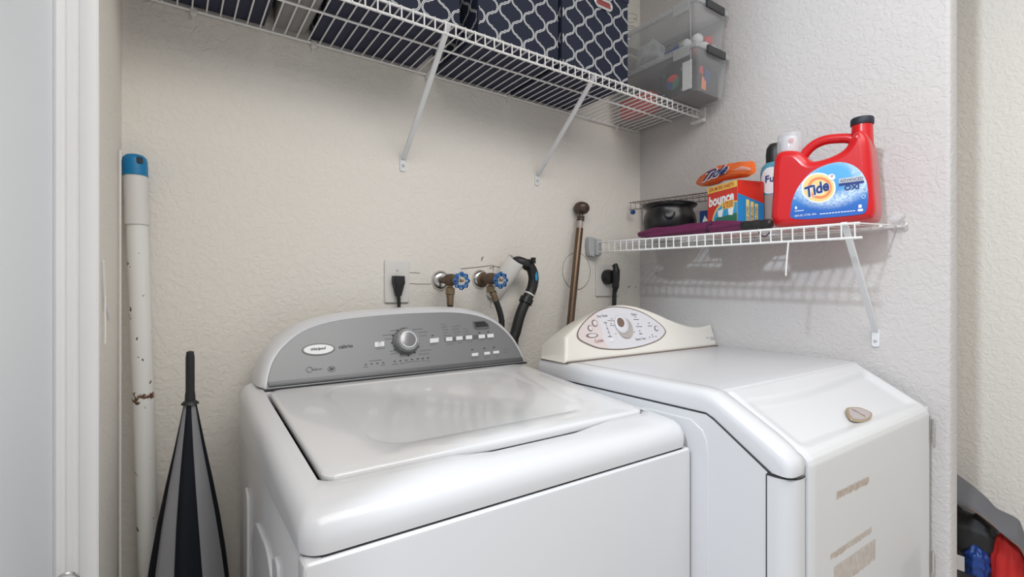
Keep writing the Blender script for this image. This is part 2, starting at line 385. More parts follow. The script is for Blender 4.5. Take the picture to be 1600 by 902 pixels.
def pole_mat():
    m = bpy.data.materials.new('white_painted_pole'); m.use_nodes = True; nt = m.node_tree; b = nt.nodes['Principled BSDF']; b.inputs['Roughness'].default_value = .3
    tc = nd(nt, 'ShaderNodeTexCoord'); n = nd(nt, 'ShaderNodeTexNoise'); n.inputs['Scale'].default_value = 55; n.inputs['Detail'].default_value = 3
    nt.links.new(tc.outputs['Object'], n.inputs['Vector'])
    sp = math_n(nt, 'GREATER_THAN', n.outputs['Fac'], .70)
    c = mixc(nt, sp, (0.80, 0.79, 0.76), (0.15, 0.07, 0.035))
    sep = nd(nt, 'ShaderNodeSeparateXYZ'); nt.links.new(tc.outputs['Object'], sep.inputs[0])
    n2 = nd(nt, 'ShaderNodeTexNoise'); n2.inputs['Scale'].default_value = 90; nt.links.new(tc.outputs['Object'], n2.inputs['Vector'])
    zz = math_n(nt, 'ADD', sep.outputs[2], math_n(nt, 'MULTIPLY', math_n(nt, 'SUBTRACT', n2.outputs['Fac'], .5), .05))
    c = mixc(nt, band(nt, zz, POLE_RUST-.005, POLE_RUST+.005, .003), c, (0.12, 0.05, 0.02))
    nt.links.new(c, b.inputs['Base Color']); return m
def door_front_mat(fr):
    """white enamel with brown tape residue: two slanting strips and a patch"""
    m = bpy.data.materials.new('enamel_with_tape_residue'); m.use_nodes = True; nt = m.node_tree; b = nt.nodes['Principled BSDF']
    b.inputs['Roughness'].default_value = .24; b.inputs['Coat Weight'].default_value = .3
    tc = nd(nt, 'ShaderNodeTexCoord'); sep = nd(nt, 'ShaderNodeSeparateXYZ'); nt.links.new(tc.outputs['Object'], sep.inputs[0])
    X, Z = sep.outputs[0], sep.outputs[2]
    n = nd(nt, 'ShaderNodeTexNoise'); n.inputs['Scale'].default_value = 95; n.inputs['Detail'].default_value = 4; nt.links.new(tc.outputs['Object'], n.inputs['Vector'])
    nz = math_n(nt, 'MULTIPLY', math_n(nt, 'SUBTRACT', n.outputs['Fac'], .5), .007)
    def strip(q0, q1, w):
        (a0, b0), (a1, b1) = fr.px(*q0), fr.px(*q1); p0 = fr.w(a0, b0)-DRY; p1 = fr.w(a1, b1)-DRY
        d = Vector((p1.x-p0.x, p1.z-p0.z)); L = d.length; d /= L
        t = math_n(nt, 'ADD', math_n(nt, 'MULTIPLY', math_n(nt, 'SUBTRACT', X, p0.x), d.x), math_n(nt, 'MULTIPLY', math_n(nt, 'SUBTRACT', Z, p0.z), d.y))
        s = math_n(nt, 'ADD', math_n(nt, 'MULTIPLY', math_n(nt, 'SUBTRACT', X, p0.x), -d.y), math_n(nt, 'MULTIPLY', math_n(nt, 'SUBTRACT', Z, p0.z), d.x))
        return math_n(nt, 'MULTIPLY', band(nt, math_n(nt, 'ADD', t, nz), 0, L, .003), band(nt, math_n(nt, 'ADD', s, nz), -w/2, w/2, .002))
    f = math_n(nt, 'MAXIMUM', strip((1307, 775), (1358, 750), .013), math_n(nt, 'MULTIPLY', strip((1298, 871), (1362, 828), .011), .85))
    g = math_n(nt, 'MULTIPLY', strip((1303, 905), (1368, 858), .04), .75)
    f = math_n(nt, 'MULTIPLY', math_n(nt, 'MAXIMUM', f, g), math_n(nt, 'ADD', .25, n.outputs['Fac']))
    c = mixc(nt, f, (0.67, 0.672, 0.68), (0.36, 0.25, 0.16)); nt.links.new(c, b.inputs['Base Color']); return m
# ------------------------------------------------------------------ the closet and hall
YB, XL, XR = 1.23, -0.0765, 1.448          # back wall, left wall, right wall
XE = 1.506                                  # far face of the right partition
bm = bm_new(); box(bm, (-1.6, -1.6, -0.05), (2.1, 1.4, 0)); struct('floor', bm, M['floor'])
bm = bm_new(); box(bm, (-0.25, 0.30, 2.44), (2.1, 1.4, 2.5)); struct('ceiling', bm, M['ceil'])
bm = bm_new(); box(bm, (-0.25, YB, 0), (2.1, YB+.1, 2.44)); wall_back = struct('wall_back', bm, M['wall'])
bm = bm_new(); box(bm, (-0.22, 0.852, 0), (XL, YB, 2.44)); struct('wall_left', bm, M['wall'])
# right partition with a soft corner at its free end
R = .008; y0 = 0.3386
L = [(XR, YB), (XR, y0+R)]+[(XR+R-R*math.cos(a), y0+R-R*math.sin(a)) for a in (PI/6, PI/3)]+[(XR+R, y0), (XE-R, y0)] + \
    [(XE-R+R*math.sin(a), y0+R-R*math.cos(a)) for a in (PI/6, PI/3)]+[(XE, y0+R), (XE, YB)]
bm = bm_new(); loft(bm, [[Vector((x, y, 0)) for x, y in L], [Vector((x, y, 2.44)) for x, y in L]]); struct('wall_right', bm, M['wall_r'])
bm = bm_new(); box(bm, (1.96, -1.6, 0), (2.1, YB, 2.44)); struct('wall_far', bm, M['wall'])
# door casing at the end of the left wall: moulded profile, drawn across x (depth towards the hall)
prof = [(-.1215, 0), (-.1215, .010), (-.117, .013), (-.112, .013), (-.1095, .0105), (-.107, .0125), (-.101, .0135), (-.0985, .0105), (-.096, .0105),
        (-.0945, .0135), (-.090, .0165), (-.082, .0185), (-.0775, .0185), (-.0755, .0165), (-.0755, 0)]
bm = bm_new(); loft(bm, [[Vector((x, .852-d, 0)) for x, d in prof], [Vector((x, .852-d, 2.44)) for x, d in prof]]); struct('trim_1', bm, M['trimw'], label='white moulded door casing', ang=20)
door = thing('door_1', '', '', (-.141, .63, 0)); del door['label']; del door['category']; door['kind'] = 'structure'
bm = bm_new(); box(bm, (-.161, .412, .012), (-.1203, .8415, 2.05), .004, 3); obj('door_leaf', bm, M['doorw'], door)
bm = bm_new()   # latch plate low on the casing edge
p = on(103, 899, y=.832); tube(bm, spline([p+Vector((-.012, 0, -.008)), p+Vector((-.004, -.006, .003)), p+Vector((.006, -.006, .003)), p+Vector((.012, 0, -.006))], 5, False), .0022)
obj('catch', bm, M['chrome'], door)
bm = bm_new(); lathe(bm, [(0, .012), (.006, .011), (.008, .004), (.008, 0), (0, 0)], on(94, 905, x=-.1225), (1, 0, 0), 14); obj('screw_head', bm, M['rustbody'], door)
bm = bm_new(); box(bm, (-.161, .30, 2.055), (-.1225, .852, 2.44)); struct('lamp_light_blocker', bm, M['wall'])  # unseen block added above the door to keep lamp light off the back wall
# cut lines and cracks in the plaster around the valves
def crack(pts, r=.0009):
    bm = bm_new(); tube(bm, [Vector((on(u, v, y=YB).x, YB-.0002, on(u, v, y=YB).z)) for u, v in pts], r, 5); obj('plaster_cut', bm, M['crack'], wall_back)
crack([(640, 426), (656, 427)]); crack([(640, 443), (652, 444), (673, 444)]); crack([(720, 420), (745, 418), (768, 415), (781, 418)], .0012)
crack([(752, 405), (755, 401), (752, 408)], .0014); crack([(765, 420), (772, 416), (770, 424)], .0016)
crack([(766, 472), (766, 480), (771, 482)], .0007)
# round blank cover painted over
c = on(901, 424, y=YB); bm = bm_new(); lathe(bm, [(0, .0022), (.060, .0020), (.0625, 0), (0, 0)], (c.x, YB, c.z), (0, -1, 0), 40)
o = obj('round_cover_plate', bm, M['wall']); tag(o, 'round painted-over cover plate on the back wall behind the bronze rod', 'cover plate')
bm = bm_new(); tube(bm, [Vector((c.x+.0628*math.cos(a*PI/24), YB-.0006, c.z+.0628*math.sin(a*PI/24))) for a in range(49)], .0009, 5); obj('rim_gap', bm, M['crack'], o)
# ------------------------------------------------------------------ washing machine
wx0, wx1, wyf, wyb = 0.115, 0.786, 0.550, 1.145
wash = thing('washing_machine', 'white top-loading washing machine with an arched silver control panel', 'washer', (.45, .88, 0))
ZS = .811                                  # seam under the top
bm = bm_new(); box(bm, (wx0+.004, wyf+.006, .02), (wx1-.004, wyb, ZS-.002), .006, 2); body = obj('cabinet', bm, M['enamel'], wash)
bm = bm_new(); box(bm, (wx0+.001, wyf-.002, .06), (wx1-.001, wyf+.03, ZS-.0032), .007, 3); obj('front_panel', bm, M['enamel'], wash)
bm = bm_new(); box(bm, (wx0+.020, wyf+.0035, ZS-.012), (wx1-.020, wyb-.02, ZS+.004), .0); obj('seam_gap', bm, M['gap'], wash)
for k in range(2):
    for j in range(2):
        bm = bm_new(); lathe(bm, [(0, 0), (.018, 0), (.018, .012), (.010, .03), (0, .03)], (wx0+.06+k*.55, wyf+.07+j*.5, 0), (0, 0, 1), 12); obj('foot', bm, M['blackpl'], wash)
# pressed relief on the left side
fs = Fr((wx0+.004, 0, 0), (0, -1, 0), (0, 0, 1))
for q in ([(398, 848), (403, 817), (413, 835), (424, 868), (428, 930), (408, 960), (403, 900)], [(431, 880), (434, 869), (439, 886), (440, 930), (434, 940)],
          [(386, 780), (389, 768), (391, 800), (390, 930), (385, 940)]):
    bm = bm_new(); plate(bm, [[(p[0], p[1]) for p in spline(fs.pxs(q), 4)]], fs.M(), .006, .0025, c=-.001); obj('pressed_relief', bm, M['enamel'], body)
def topz(y): return .862+(y-.635)*(.900-.862)/(1.06-.635)
# top deck: rings from the seam over the rounded shoulder to the lid opening
def ringpts(x0, x1, ya, yb, r, zf, n=7, m=14):
    """rounded rectangle, with m points along each side"""
    cs = ((x1-r, yb-r, 0), (x0+r, yb-r, 90), (x0+r, ya+r, 180), (x1-r, ya+r, 270)); P = []
    for i, (cx, cy, a0) in enumerate(cs):
        for k in range(n+1):
            a = math.radians(a0+90*k/n); P.append((cx+r*math.cos(a), cy+r*math.sin(a)))
        nx, ny, na = cs[(i+1) % 4]; e = (nx+r*math.cos(math.radians(na)), ny+r*math.sin(math.radians(na)))
        for k in range(1, m): P.append((P[-1][0]+(e[0]-P[-1][0])/(m-k+1), P[-1][1]+(e[1]-P[-1][1])/(m-k+1)))
    return [Vector((x, y, zf(x, y))) for x, y in P]
def scoop(x, y):
    t = max(0, 1-((x-.49)/.17)**2); return .011*t*t*(3-2*t)*max(0, min(1, (.66-y)/.03))
rings = []
for ins, drop, flat in ((.001, None, 1), (0, .030, 0), (.0012, .020, 0), (.0048, .0105, 0), (.011, .0045, 0), (.020, .0012, 0), (.036, 0, 0)):
    f = (lambda x, y: ZS) if flat else (lambda x, y, d=drop: topz(max(y, .60))-d*(1.0 if y > .60 else 1.15))
    rings.append(ringpts(wx0+ins, wx1-ins*.8, wyf+ins*1.6, wyb-ins*.2, max(.010, .026-ins*.3), f))
lx0, lx1, ly0, ly1 = .158, .760, .634, 1.052
rings.append(ringpts(lx0-.009, lx1+.006, ly0-.006, ly1+.004, .022, lambda x, y: topz(y)-.001-scoop(x, y)))
rings.append(ringpts(lx0-.0065, lx1+.002, ly0-.001, ly1+.002, .020, lambda x, y: topz(y)-.004-scoop(x, y)))
rings.append(ringpts(lx0-.0060, lx1+.002, ly0-.001, ly1+.002, .020, lambda x, y: topz(y)-.034))
bm = bm_new(); loft(bm, rings, cap0=False, cap1=False); obj('top_deck', bm, M['enamel'], wash, 50)
bm = bm_new(); box(bm, (lx0-.008, ly0-.004, ZS+.002), (lx1+.008, ly1+.01, ZS+.012)); obj('lid_well', bm, M['gap'], wash)
# lid: shallow stepped panel
lr = []
def lidz(h): return lambda x, y: topz(y)+h
for ins, h in ((.002, -.012), (0, -.004), (.0005, 0), (.003, .0025), (.008, .0035), (.085, .0035), (.092, .0015), (.097, .0008)):
    fy = ins if ins < .01 else ins*.62
    lr.append(ringpts(lx0+ins, lx1-ins, ly0+fy, ly1-(ins if ins < .01 else ins*.3), .018+ins*.35, lidz(h)))
bm = bm_new(); loft(bm, lr); obj('lid', bm, M['enamel2'], wash, 40)
# console
fc = Fr((0, 1.062, .901), (1, 0, 0), (0, .066, .155))
pan = fc.pxs([(419, 590), (428, 562), (448, 537), (480, 515), (530, 501), (600, 493), (660, 489.5), (710, 489), (745, 494), (772, 505), (795, 525), (810, 548)])
pan = [(fc.px(417, 613)[0], .0)]+pan+[(fc.px(818, 567)[0], 0)]
top = [(p[0], p[1]) for p in spline(pan, 4, False)]
xa, xb = top[0][0], top[-1][0]
panel = top+[(xb+(xa-xb)*k/12, 0) for k in range(1, 12)]
def cons(d, back):
    L = offset_loop(panel, d); return [fc.w(a, max(b, -.001), 0)+Vector((0, back, 0)) for a, b in L]
bm = bm_new()
rr = [cons(.001, .0), cons(.006, .0015), cons(.0105, .006), cons(.014, .013), cons(.016, .021)]
last = [Vector((p.x, max(1.158, p.y+.004), p.z)) for p in rr[-1]]; rr.append(last)
for r_ in rr:
    for p in r_:
        if p.z < .903: p.z = .9
loft(bm, rr); cshell = obj('console', bm, M['enamel'], wash, 60)
bm = bm_new(); plate(bm, [panel], fc.M(), .003, .001, c=-.0005); cp = obj('control_panel', bm, M['silver'], wash)
# darker lower lip of the panel
bm = bm_new(); obox(bm, fc, (xa+xb)/2, .009, .0022, xb-xa-.006, .010, .0035, .0015); obj('panel_lip', bm, M['silver_d'], cp)
bm = bm_new(); box(bm, (xa-.004, ly1+.0015, .8985), (xb+.006, 1.064, .9022)); obj('console_gap', bm, M['gap'], wash)
def pxplate(fr, q, m, name, parent, d=.002, bev=.0006, c=.002, sm=0):
    L = fr.pxs(q); L = [(p[0], p[1]) for p in spline(L, sm)] if sm else L
    b_ = bm_new(); plate(b_, [L], fr.M(), d, bev, c=c); return obj(name, b_, m, parent)
bd = pxplate(fc, ell(497, 547, 26, 9.5, 28, -.06), M['silver_d'], 'badge', cp, .0015, .0005, .0022)
pxplate(fc, ell(497, 547, 23.5, 7.6, 28, -.06), M['btn'], 'badge_face', bd, .0016, .0005, .0030)
b_ = bm_new(); text_px(b_, 'Whirlpool', fc, (485, 549.5), (509, 546.5), c=.0052, bold=.03, shear=.35); obj('badge_lettering', b_, M['ink'], bd)
word_px('cabrio', fc, (529, 545.5), (551, 543.3), M['ink'], cp, c=.0034, bold=.015, tall=.9)
word_px('H2Low', fc, (488, 580), (503, 578.3), M['ink'], cp, c=.0034, shear=.3); word_px('he', fc, (514, 579.5), (521, 578.5), M['ink'], cp, c=.0034, bold=.03, shear=.3)
for (cx, cy, rx, ry) in ((483, 578.5, 4.5, 4.2), (517.5, 577.5, 6, 4)):
    P = fc.pxs(ell(cx, cy, rx, ry, 20)); obj('printed_ring', tube(bm_new(), [fc.w(a, b2, .0032) for a, b2 in P+P[:1]], .0005, 5), M['ink2'], cp)
b_ = bm_new()
def dash(fr, bmx, u, v, w, h, slope=-.1, c=.0026):
    plate(bmx, [fr.pxs([(u-w/2, v-h/2-slope*w/2), (u+w/2, v-h/2+slope*w/2), (u+w/2, v+h/2+slope*w/2), (u-w/2, v+h/2-slope*w/2)])], fr.M(), .0004, 0, c=c)
for u, v in ((571, 570.5), (580, 569.5), (589, 568.5), (598.5, 567.5), (616, 565.5), (625, 564.5), (634, 563.5), (643, 562.5), (652, 561.5), (660, 560.8), (668, 560.2), (675, 525.2), (737, 547), (756, 545), (771, 543.5), (748, 520.5), (762, 519.5)):
    dash(fc, b_, u, v, 3, 1.6)
stuff(obj('indicator_marks', b_, M['ink'], cp))
b_ = bm_new()
for u, v, w in ((586, 564, 20), (571, 574, 7), (598, 571, 6), (617, 569.5, 9), (628, 568, 7), (637, 566.5, 7), (645, 565.5, 6), (652, 565, 6), (661, 564, 6), (669, 565, 5), (594, 545.5, 14), (677, 539, 11),
                (616, 517, 13), (606, 524, 17), (608, 530, 15), (630, 513.5, 13), (652, 515, 15), (660, 519.5, 14), (661, 525, 9), (614, 549, 11), (616, 553, 12), (628, 557.5, 8), (664, 548, 18), (662, 553.5, 17),
                (692, 507.5, 7), (694, 511.5, 9), (695, 515.5, 8), (696, 520, 8), (699, 524.5, 13), (712, 510.5, 15), (711, 515, 10), (713, 519.5, 11), (713, 523.5, 8), (726, 514.5, 7), (727, 518.5, 8), (730, 522.5, 11),
                (703, 538, 11), (719, 536, 7), (734, 534.5, 8), (753, 532, 9), (766, 531, 7), (741, 560, 14), (761, 559, 9), (776, 557.5, 6), (789, 546, 6), (790, 551, 8)):
    dash(fc, b_, u, v, w, 1.3)
stuff(obj('printed_markings', b_, M['ink2'], cp))
for u, v, w, h in ((592, 539, 15, 8), (677.5, 533, 14, 7), (741, 555, 10, 5), (760, 553, 9, 4.5), (774, 551.3, 9, 4.5)):
    pxplate(fc, [(u-w/2, v-h/2+w*.05), (u+w/2, v-h/2-w*.05), (u+w/2, v+h/2-w*.05), (u-w/2, v+h/2+w*.05)], M['btn'], 'button', cp, .003, .001, .002)
pxplate(fc, [(693, 528.5), (770, 521.5), (771, 528.5), (695, 535.5)], M['silver_d'], 'button_strip', cp, .001, .0003, .002)
for u, v in ((700.5, 531), (716.5, 529.6), (731.5, 528.3), (751.5, 526.8), (765, 525.6)):
    pxplate(fc, [(u-5, v-2.6), (u+5, v-3.4), (u+5.3, v+2.6), (u-4.7, v+3.4)], M['btn'], 'button', cp, .0032, .001, .002)
dsp = pxplate(fc, [(737.5, 503.5), (756, 502), (762.5, 507), (764, 513.5), (760, 515), (743, 516), (740, 513)], M['silver_d'], 'display', cp, .002, .0006, .002)
pxplate(fc, [(740, 504.5), (755, 503.2), (760.5, 507.5), (761.5, 511), (742.5, 512.5)], M['screen'], 'display_window', dsp, .0015, .0003, .0032)
b_ = bm_new(); P = fc.pxs(ell(592, 538.7, 2.6, 2.6, 14)); tube(b_, [fc.w(a, b2, .0052) for a, b2 in P+P[:1]], .0004, 5); dash(fc, b_, 592, 536.3, .9, 2.6, 0, .0050); stuff(obj('power_symbol', b_, M['ink2'], cp))
kc = fc.px(633, 535); kr = .0285
b_ = bm_new(); lathe(b_, [(kr*1.13, 0), (kr*1.13, .002), (kr*1.06, .0035), (0, .0035)], fc.w(*kc, .002), fc.n, 40); base = obj('dial_ring', b_, M['silver_d'], cp)
b_ = bm_new(); lathe(b_, [(kr, 0), (kr, .008), (kr*.97, .016), (kr*.86, .0215), (kr*.80, .0225), (kr*.74, .0215), (kr*.70, .0195), (0, .0195)], fc.w(*kc, .004), fc.n, 40); dial = obj('dial', b_, M['knob'], cp)
b_ = bm_new(); lathe(b_, [(kr*.62, 0), (kr*.60, .0016), (0, .0022)], fc.w(kc[0], kc[1], .0233), fc.n, 30); obj('dial_cap', b_, M['knobcap'], cp)
b_ = bm_new()
for k in range(11):
    a = math.radians(25+k*31); obox(b_, fc, kc[0]+kr*1.18*math.cos(a), kc[1]+kr*1.18*math.sin(a), .0022, .0042, .0028, .0012)
stuff(obj('dial_marks', b_, M['ink'], cp))
# ------------------------------------------------------------------ dryer
DRY = Vector((1.115, .70, 0)); dx0, dx1, dyb = .792, 1.436, 1.008
dry = thing('tumble_dryer', 'white front-loading tumble dryer with a sloping front and cream curved console', 'dryer', DRY)
ZT = .9165; YC = .517; YF = .3705; ZF = .831     # top, crease, front edge
SEAM = [(dyb, .8765), (.655, .8765), (.522, .8765), (.508, .870), (.404, .803)]
CP = [(dyb, .02), (dyb, .873), (.522, .873), (.507, .866), (.412, .803), (.412, .02)]
bm = bm_new(); loft(bm, [[Vector((dx0, y, z)) for y, z in CP], [Vector((dx1, y, z)) for y, z in CP]]); dbody = obj('cabinet', bm, M['enamel'], dry)
bm = bm_new()
fsd = Fr((dx0, 0, 0), (0, -1, 0), (0, 0, 1))
plate(bm, [[(p[0], p[1]) for p in [Vector(fsd.px(1109, 960)), Vector(fsd.px(1108, 720)), Vector(fsd.px(1105, 690)), Vector(fsd.px(1098, 672)), Vector(fsd.px(1080, 655)), Vector(fsd.px(1020, 640)), Vector((-.95, .83)), Vector((-.95, .1)), Vector((fsd.px(1109, 960)[0], .1))]]], fsd.M(), .004, .0015, c=-.002); obj('side_panel', bm, M['enamel'], dbody)
# top: flat part and the sloping left rail, rounded over
RT = [(dyb, ZT), (YC+.03, ZT), (YC+.012, ZT-.0006), (YC-.008, ZT-.0045), (YC-.03, ZT-.0165), (YF+.04, ZF+.0255), (YF+.02, ZF+.012), (YF+.007, ZF-.001), (YF+.002, ZF-.012), (YF+.003, ZF-.028)]
RB = [(dyb, .8765), (YC+.03, .8765), (YC+.012, .8765), (YC-.008, .8710), (YC-.03, .857), (YF+.06, .8195), (.404, .803), (.403, .803), (.402, .803), (.401, .803)]
bm = bm_new()
st = [(dx0+.001, 1), (dx0-.001, .50), (dx0+.0005, .26), (dx0+.005, .09), (dx0+.012, .018), (dx0+.024, 0), (.8325, 0), (.8345, .05), (.8350, .3)]
loft(bm, [[Vector((x, t[0]*(1-f)+b2[0]*f, t[1]*(1-f)+b2[1]*f)) for t, b2 in zip(RT, RB)] for x, f in st], False, False, closed=False)
obj('top_rail', bm, M['enamel'], dry, 50)
bm = bm_new()
pr = [(dyb, ZT-.045), (dyb, ZT-.004), (dyb-.004, ZT), (YC+.03, ZT), (YC+.012, ZT-.0006), (YC-.002, ZT-.003), (YC-.006, ZT-.010), (YC-.006, ZT-.045)]
xs = [(.8330, 0), (dx1-.02, 0), (dx1-.008, .002), (dx1-.002, .007), (dx1, .016)]
loft(bm, [[Vector((x, y, z-(d if z > ZT-.02 else 0))) for y, z in pr] for x, d in xs]); obj('top_panel', bm, M['enamel'], dry, 40)
# dark seam line under the rail
b_ = bm_new(); tube(b_, [Vector((dx0+.0006, y, z-.0015)) for y, z in SEAM], .0016, 5); obj('rail_seam', b_, M['gap'], dry)
# corner post
b_ = bm_new(); P = [(dx0, .413)]+[(dx0+.03-.03*math.cos(a), .403-.03*math.sin(a)) for a in [k*PI/16 for k in range(9)]]+[(.8335, .373), (.8335, .413)]
loft(b_, [[Vector((x, y, .03)) for x, y in P], [Vector((x, y, .7985-(.0 if y > .40 else (.403-y)*.05))) for x, y in P]]); obj('corner_post', b_, M['enamel'], dry)
b_ = bm_new(); tube(b_, [Vector((dx0+.0002, .413, .05)), Vector((dx0+.0002, .413, .799))], .0012, 5); obj('post_seam', b_, M['gap'], dry)
b_ = bm_new(); tube(b_, [Vector((x, y-.0002 if y < .40 else y, .7995)) for x, y in P[:-1]], .0012, 5); obj('post_top_seam', b_, M['gap'], dry)
b_ = bm_new(); box(b_, (.8335, .385, .04), (.8405, .41, .815)); obj('door_gap', b_, M['gap'], dry)
GP = [(YC-.012, ZT-.022), (YF+.045, ZF+.012), (YF+.016, ZF-.008), (YF+.014, ZF-.03)]
b_ = bm_new(); loft(b_, [[Vector((x, y, z)) for x, dz in ((.8335, 0), (.8415, 0), (.8415, .01), (.8335, .01)) for y, z in [(q[0]+dz, q[1]-dz)]] for q in GP]); obj('slope_gap', b_, M['greypl'], dry)
# the door: front sheet and dished slope in one sheet
ddx0, ddx1 = .8395, 1.424
ffr = Fr((0, .3665, 0), (1, 0, 0), (0, 0, 1))
def sst(a, b, x):
    t = max(0, min(1, (x-a)/(b-a))); return t*t*(3-2*t)
dprof = []       # along the sheet from the crease to the floor: (y, z, dish weight)
for k in range(15):
    t = k/14; dprof.append((YC-.008+(YF+.010-YC+.008)*t, ZT-.006+(ZF+.0035-ZT+.006)*t, t))
dprof += [(YF+.004, ZF-.0015, 1.05), (YF-.001, ZF-.008, 1.1), (.3668, ZF-.017, 1.2), (.3665, ZF-.03, 1.3), (.3665, .55, 1.4), (.3665, .10, 1.5)]
def doorpt(s, r):
    j = r*(len(dprof)-1); j0 = min(int(j), len(dprof)-2); f = j-j0; a, b2 = dprof[j0], dprof[j0+1]
    y, z, t = (a[i]+(b2[i]-a[i])*f for i in range(3)); x = ddx0+(ddx1-ddx0)*s
    e = min(s, 1-s)*(ddx1-ddx0); edge = .004*(1-sst(0, .006, e))
    top_edge = .13+.16*math.sin(PI*min(1, max(0, s)))*(1-s)
    dish = .0095*sst(top_edge, top_edge+.14, t)*sst(.012, .045, e)*(1-sst(.86, 1.0, t))
    w_ = sst(.9, 1.25, t); ny, nz = -.5-.5*w_, .86*(1-w_)
    return Vector((x, y-ny*(dish+edge), z-nz*(dish+edge)))
bm = bm_new(); slab(bm, doorpt, (0, -.9, .25), 60, 80, .014); ddoor = obj('door', bm, door_front_mat(ffr), dry, 50)
for v0, v1 in ((657, 694), (865, 900)):
    b_ = bm_new(); a = ffr.px(1451.5, (v0+v1)/2); h = ffr.px(1451.5, v0)[1]-ffr.px(1451.5, v1)[1]
    lathe(b_, [(0, 0), (.0028, 0)]+[(r_, h*t) for k in (1, 2) for r_, t in ((.0028, k/3-.02), (.0018, k/3-.015), (.0018, k/3+.015), (.0028, k/3+.02))]+[(.0028, h), (0, h)], ffr.w(ddx1+.004, a[1]-h/2, .002), (0, 0, 1), 10)
    obj('hinge', b_, M['chrome'], dry)
b_ = bm_new(); box(b_, (ddx1+.0005, .369, .04), (ddx1+.0025, .40, ZF-.022)); obj('hinge_gap', b_, M['gap'], dry)
b_ = bm_new(); box(b_, (ddx1+.003, .374, .03), (dx1, .415, ZF-.004), .003); obj('side_strip', b_, M['enamel'], dry)
# emblem on the slope
sl = Fr(Vector((1.115, (YC+YF)/2, (ZT+ZF)/2))+Vector((0, .5, -.86))*.0075, (1, 0, 0), (0, YC-YF, ZT-ZF))
EMB = [(1321, 641), (1326, 638), (1343, 638.5), (1359, 645.5), (1362, 649), (1358, 656), (1345, 660), (1331, 658), (1324, 651)]
em = pxplate(sl, EMB, M['gold'], 'emblem', ddoor, .004, .0012, -.001, 4)
ctr = (1341.5, 648.8)
pxplate(sl, [(ctr[0]+(u-ctr[0])*.83, ctr[1]+(v-ctr[1])*.80) for u, v in EMB], M['emb'], 'emblem_face', em, .002, .0004, .0018, 4)
b_ = bm_new(); text_px(b_, 'NEPTUNE', sl, (1329, 642.5), (1350, 654.0), c=.0041, bold=.03, tall=1.5); obj('emblem_lettering', b_, M['copper'], em)
# console: curved plastic housing
fd = Fr((0, .906, ZT), (1, 0, 0), (0, .045, .135))
def dpx(u, v): return fd.px(u, v)
sil = [(dx0+.002, .0), (dx0+.001, .03)] + [dpx(*q) for q in ((884, 526), (900, 511), (925, 492), (950, 479), (975, 476), (1000, 480), (1025, 489), (1050, 500), (1070, 507), (1087, 510.5), (1102, 509), (1112, 506.5))]
end = dpx(1125, 541)
sm_ = [(p[0], p[1]) for p in spline(sil[2:], 4, False)]
e0, e1 = sm_[-1], (min(end[0], 1.440), 0.0); l0, l1 = sil[0], sm_[0]
house = [(l0[0]+(l1[0]-l0[0])*k/5, l0[1]+(l1[1]-l0[1])*k/5) for k in range(5)]+sm_+[(e0[0]+(e1[0]-e0[0])*k/6, e0[1]+(e1[1]-e0[1])*k/6) for k in range(1, 7)]
hb = [(house[-1][0]+(house[0][0]-house[-1][0])*k/14, 0) for k in range(1, 14)]
house = house+hb
bm = bm_new(); plate(bm, [house], fd.M(), .110, .009, 4, c=-.110); dc = obj('console', bm, M['cream'], dry, 40)
for v in dc.data.vertices:      # the foot of the housing stands on the dryer top
    v.co.z = max(v.co.z, ZT+.0003-DRY.z); v.co.x = min(v.co.x, 1.4425-DRY.x)
b_ = bm_new(); box(b_, (dx0+.004, .9035, ZT-.0005), (1.438, .909, ZT+.0012)); obj('console_gap', b_, M['brown'], dry)
EYEQ = [(901, 525), (904, 514), (915, 500), (930, 488), (948, 480.5), (965, 479.3), (985, 482), (1005, 489), (1023, 500), (1035, 510), (1040, 518), (1037, 525), (1027, 533), (1005, 541), (980, 546), (958, 547), (935, 545), (917, 538.5), (905, 532)]
dp = pxplate(fd, EYEQ, M['brown'], 'control_panel', dc, .002, .0006, -.0004, 4)
ec = (968, 515)
pxplate(fd, [(ec[0]+(u-ec[0])*.974, ec[1]+(v-ec[1])*.955) for u, v in EYEQ], M['panelp'], 'panel_face', dc, .002, .0003, .0002, 4)
PK = [(903, 525), (906, 515), (916, 502), (928, 491.5), (934, 500), (939, 514), (941, 528), (946, 537), (950, 544.3), (935, 543.2), (918, 537), (907, 531)]
pxplate(fd, PK, M['panelpk'], 'panel_tint', dc, .0005, .0001, .0021, 3)
for tx, q0, q1 in (('Dry Temp', (932.5, 497), (948, 495)), ('Option', (985, 493), (994, 493.6)), ('Sense Time', (992.5, 532.5), (1008, 530.8))): word_px(tx, fd, q0, q1, M['ink'], dc, c=.003)
b_ = bm_new(); text_px(b_, 'Cycles', fd, (928.5, 536.5), (942, 534.5), c=.003, bold=.01); obj('cycles_lettering', b_, M['maroon'], dc)
b_ = bm_new(); tube(b_, [fd.w(*fd.px(944.5, 503), .0024), fd.w(*fd.px(953, 527), .0024)], .0006, 5)
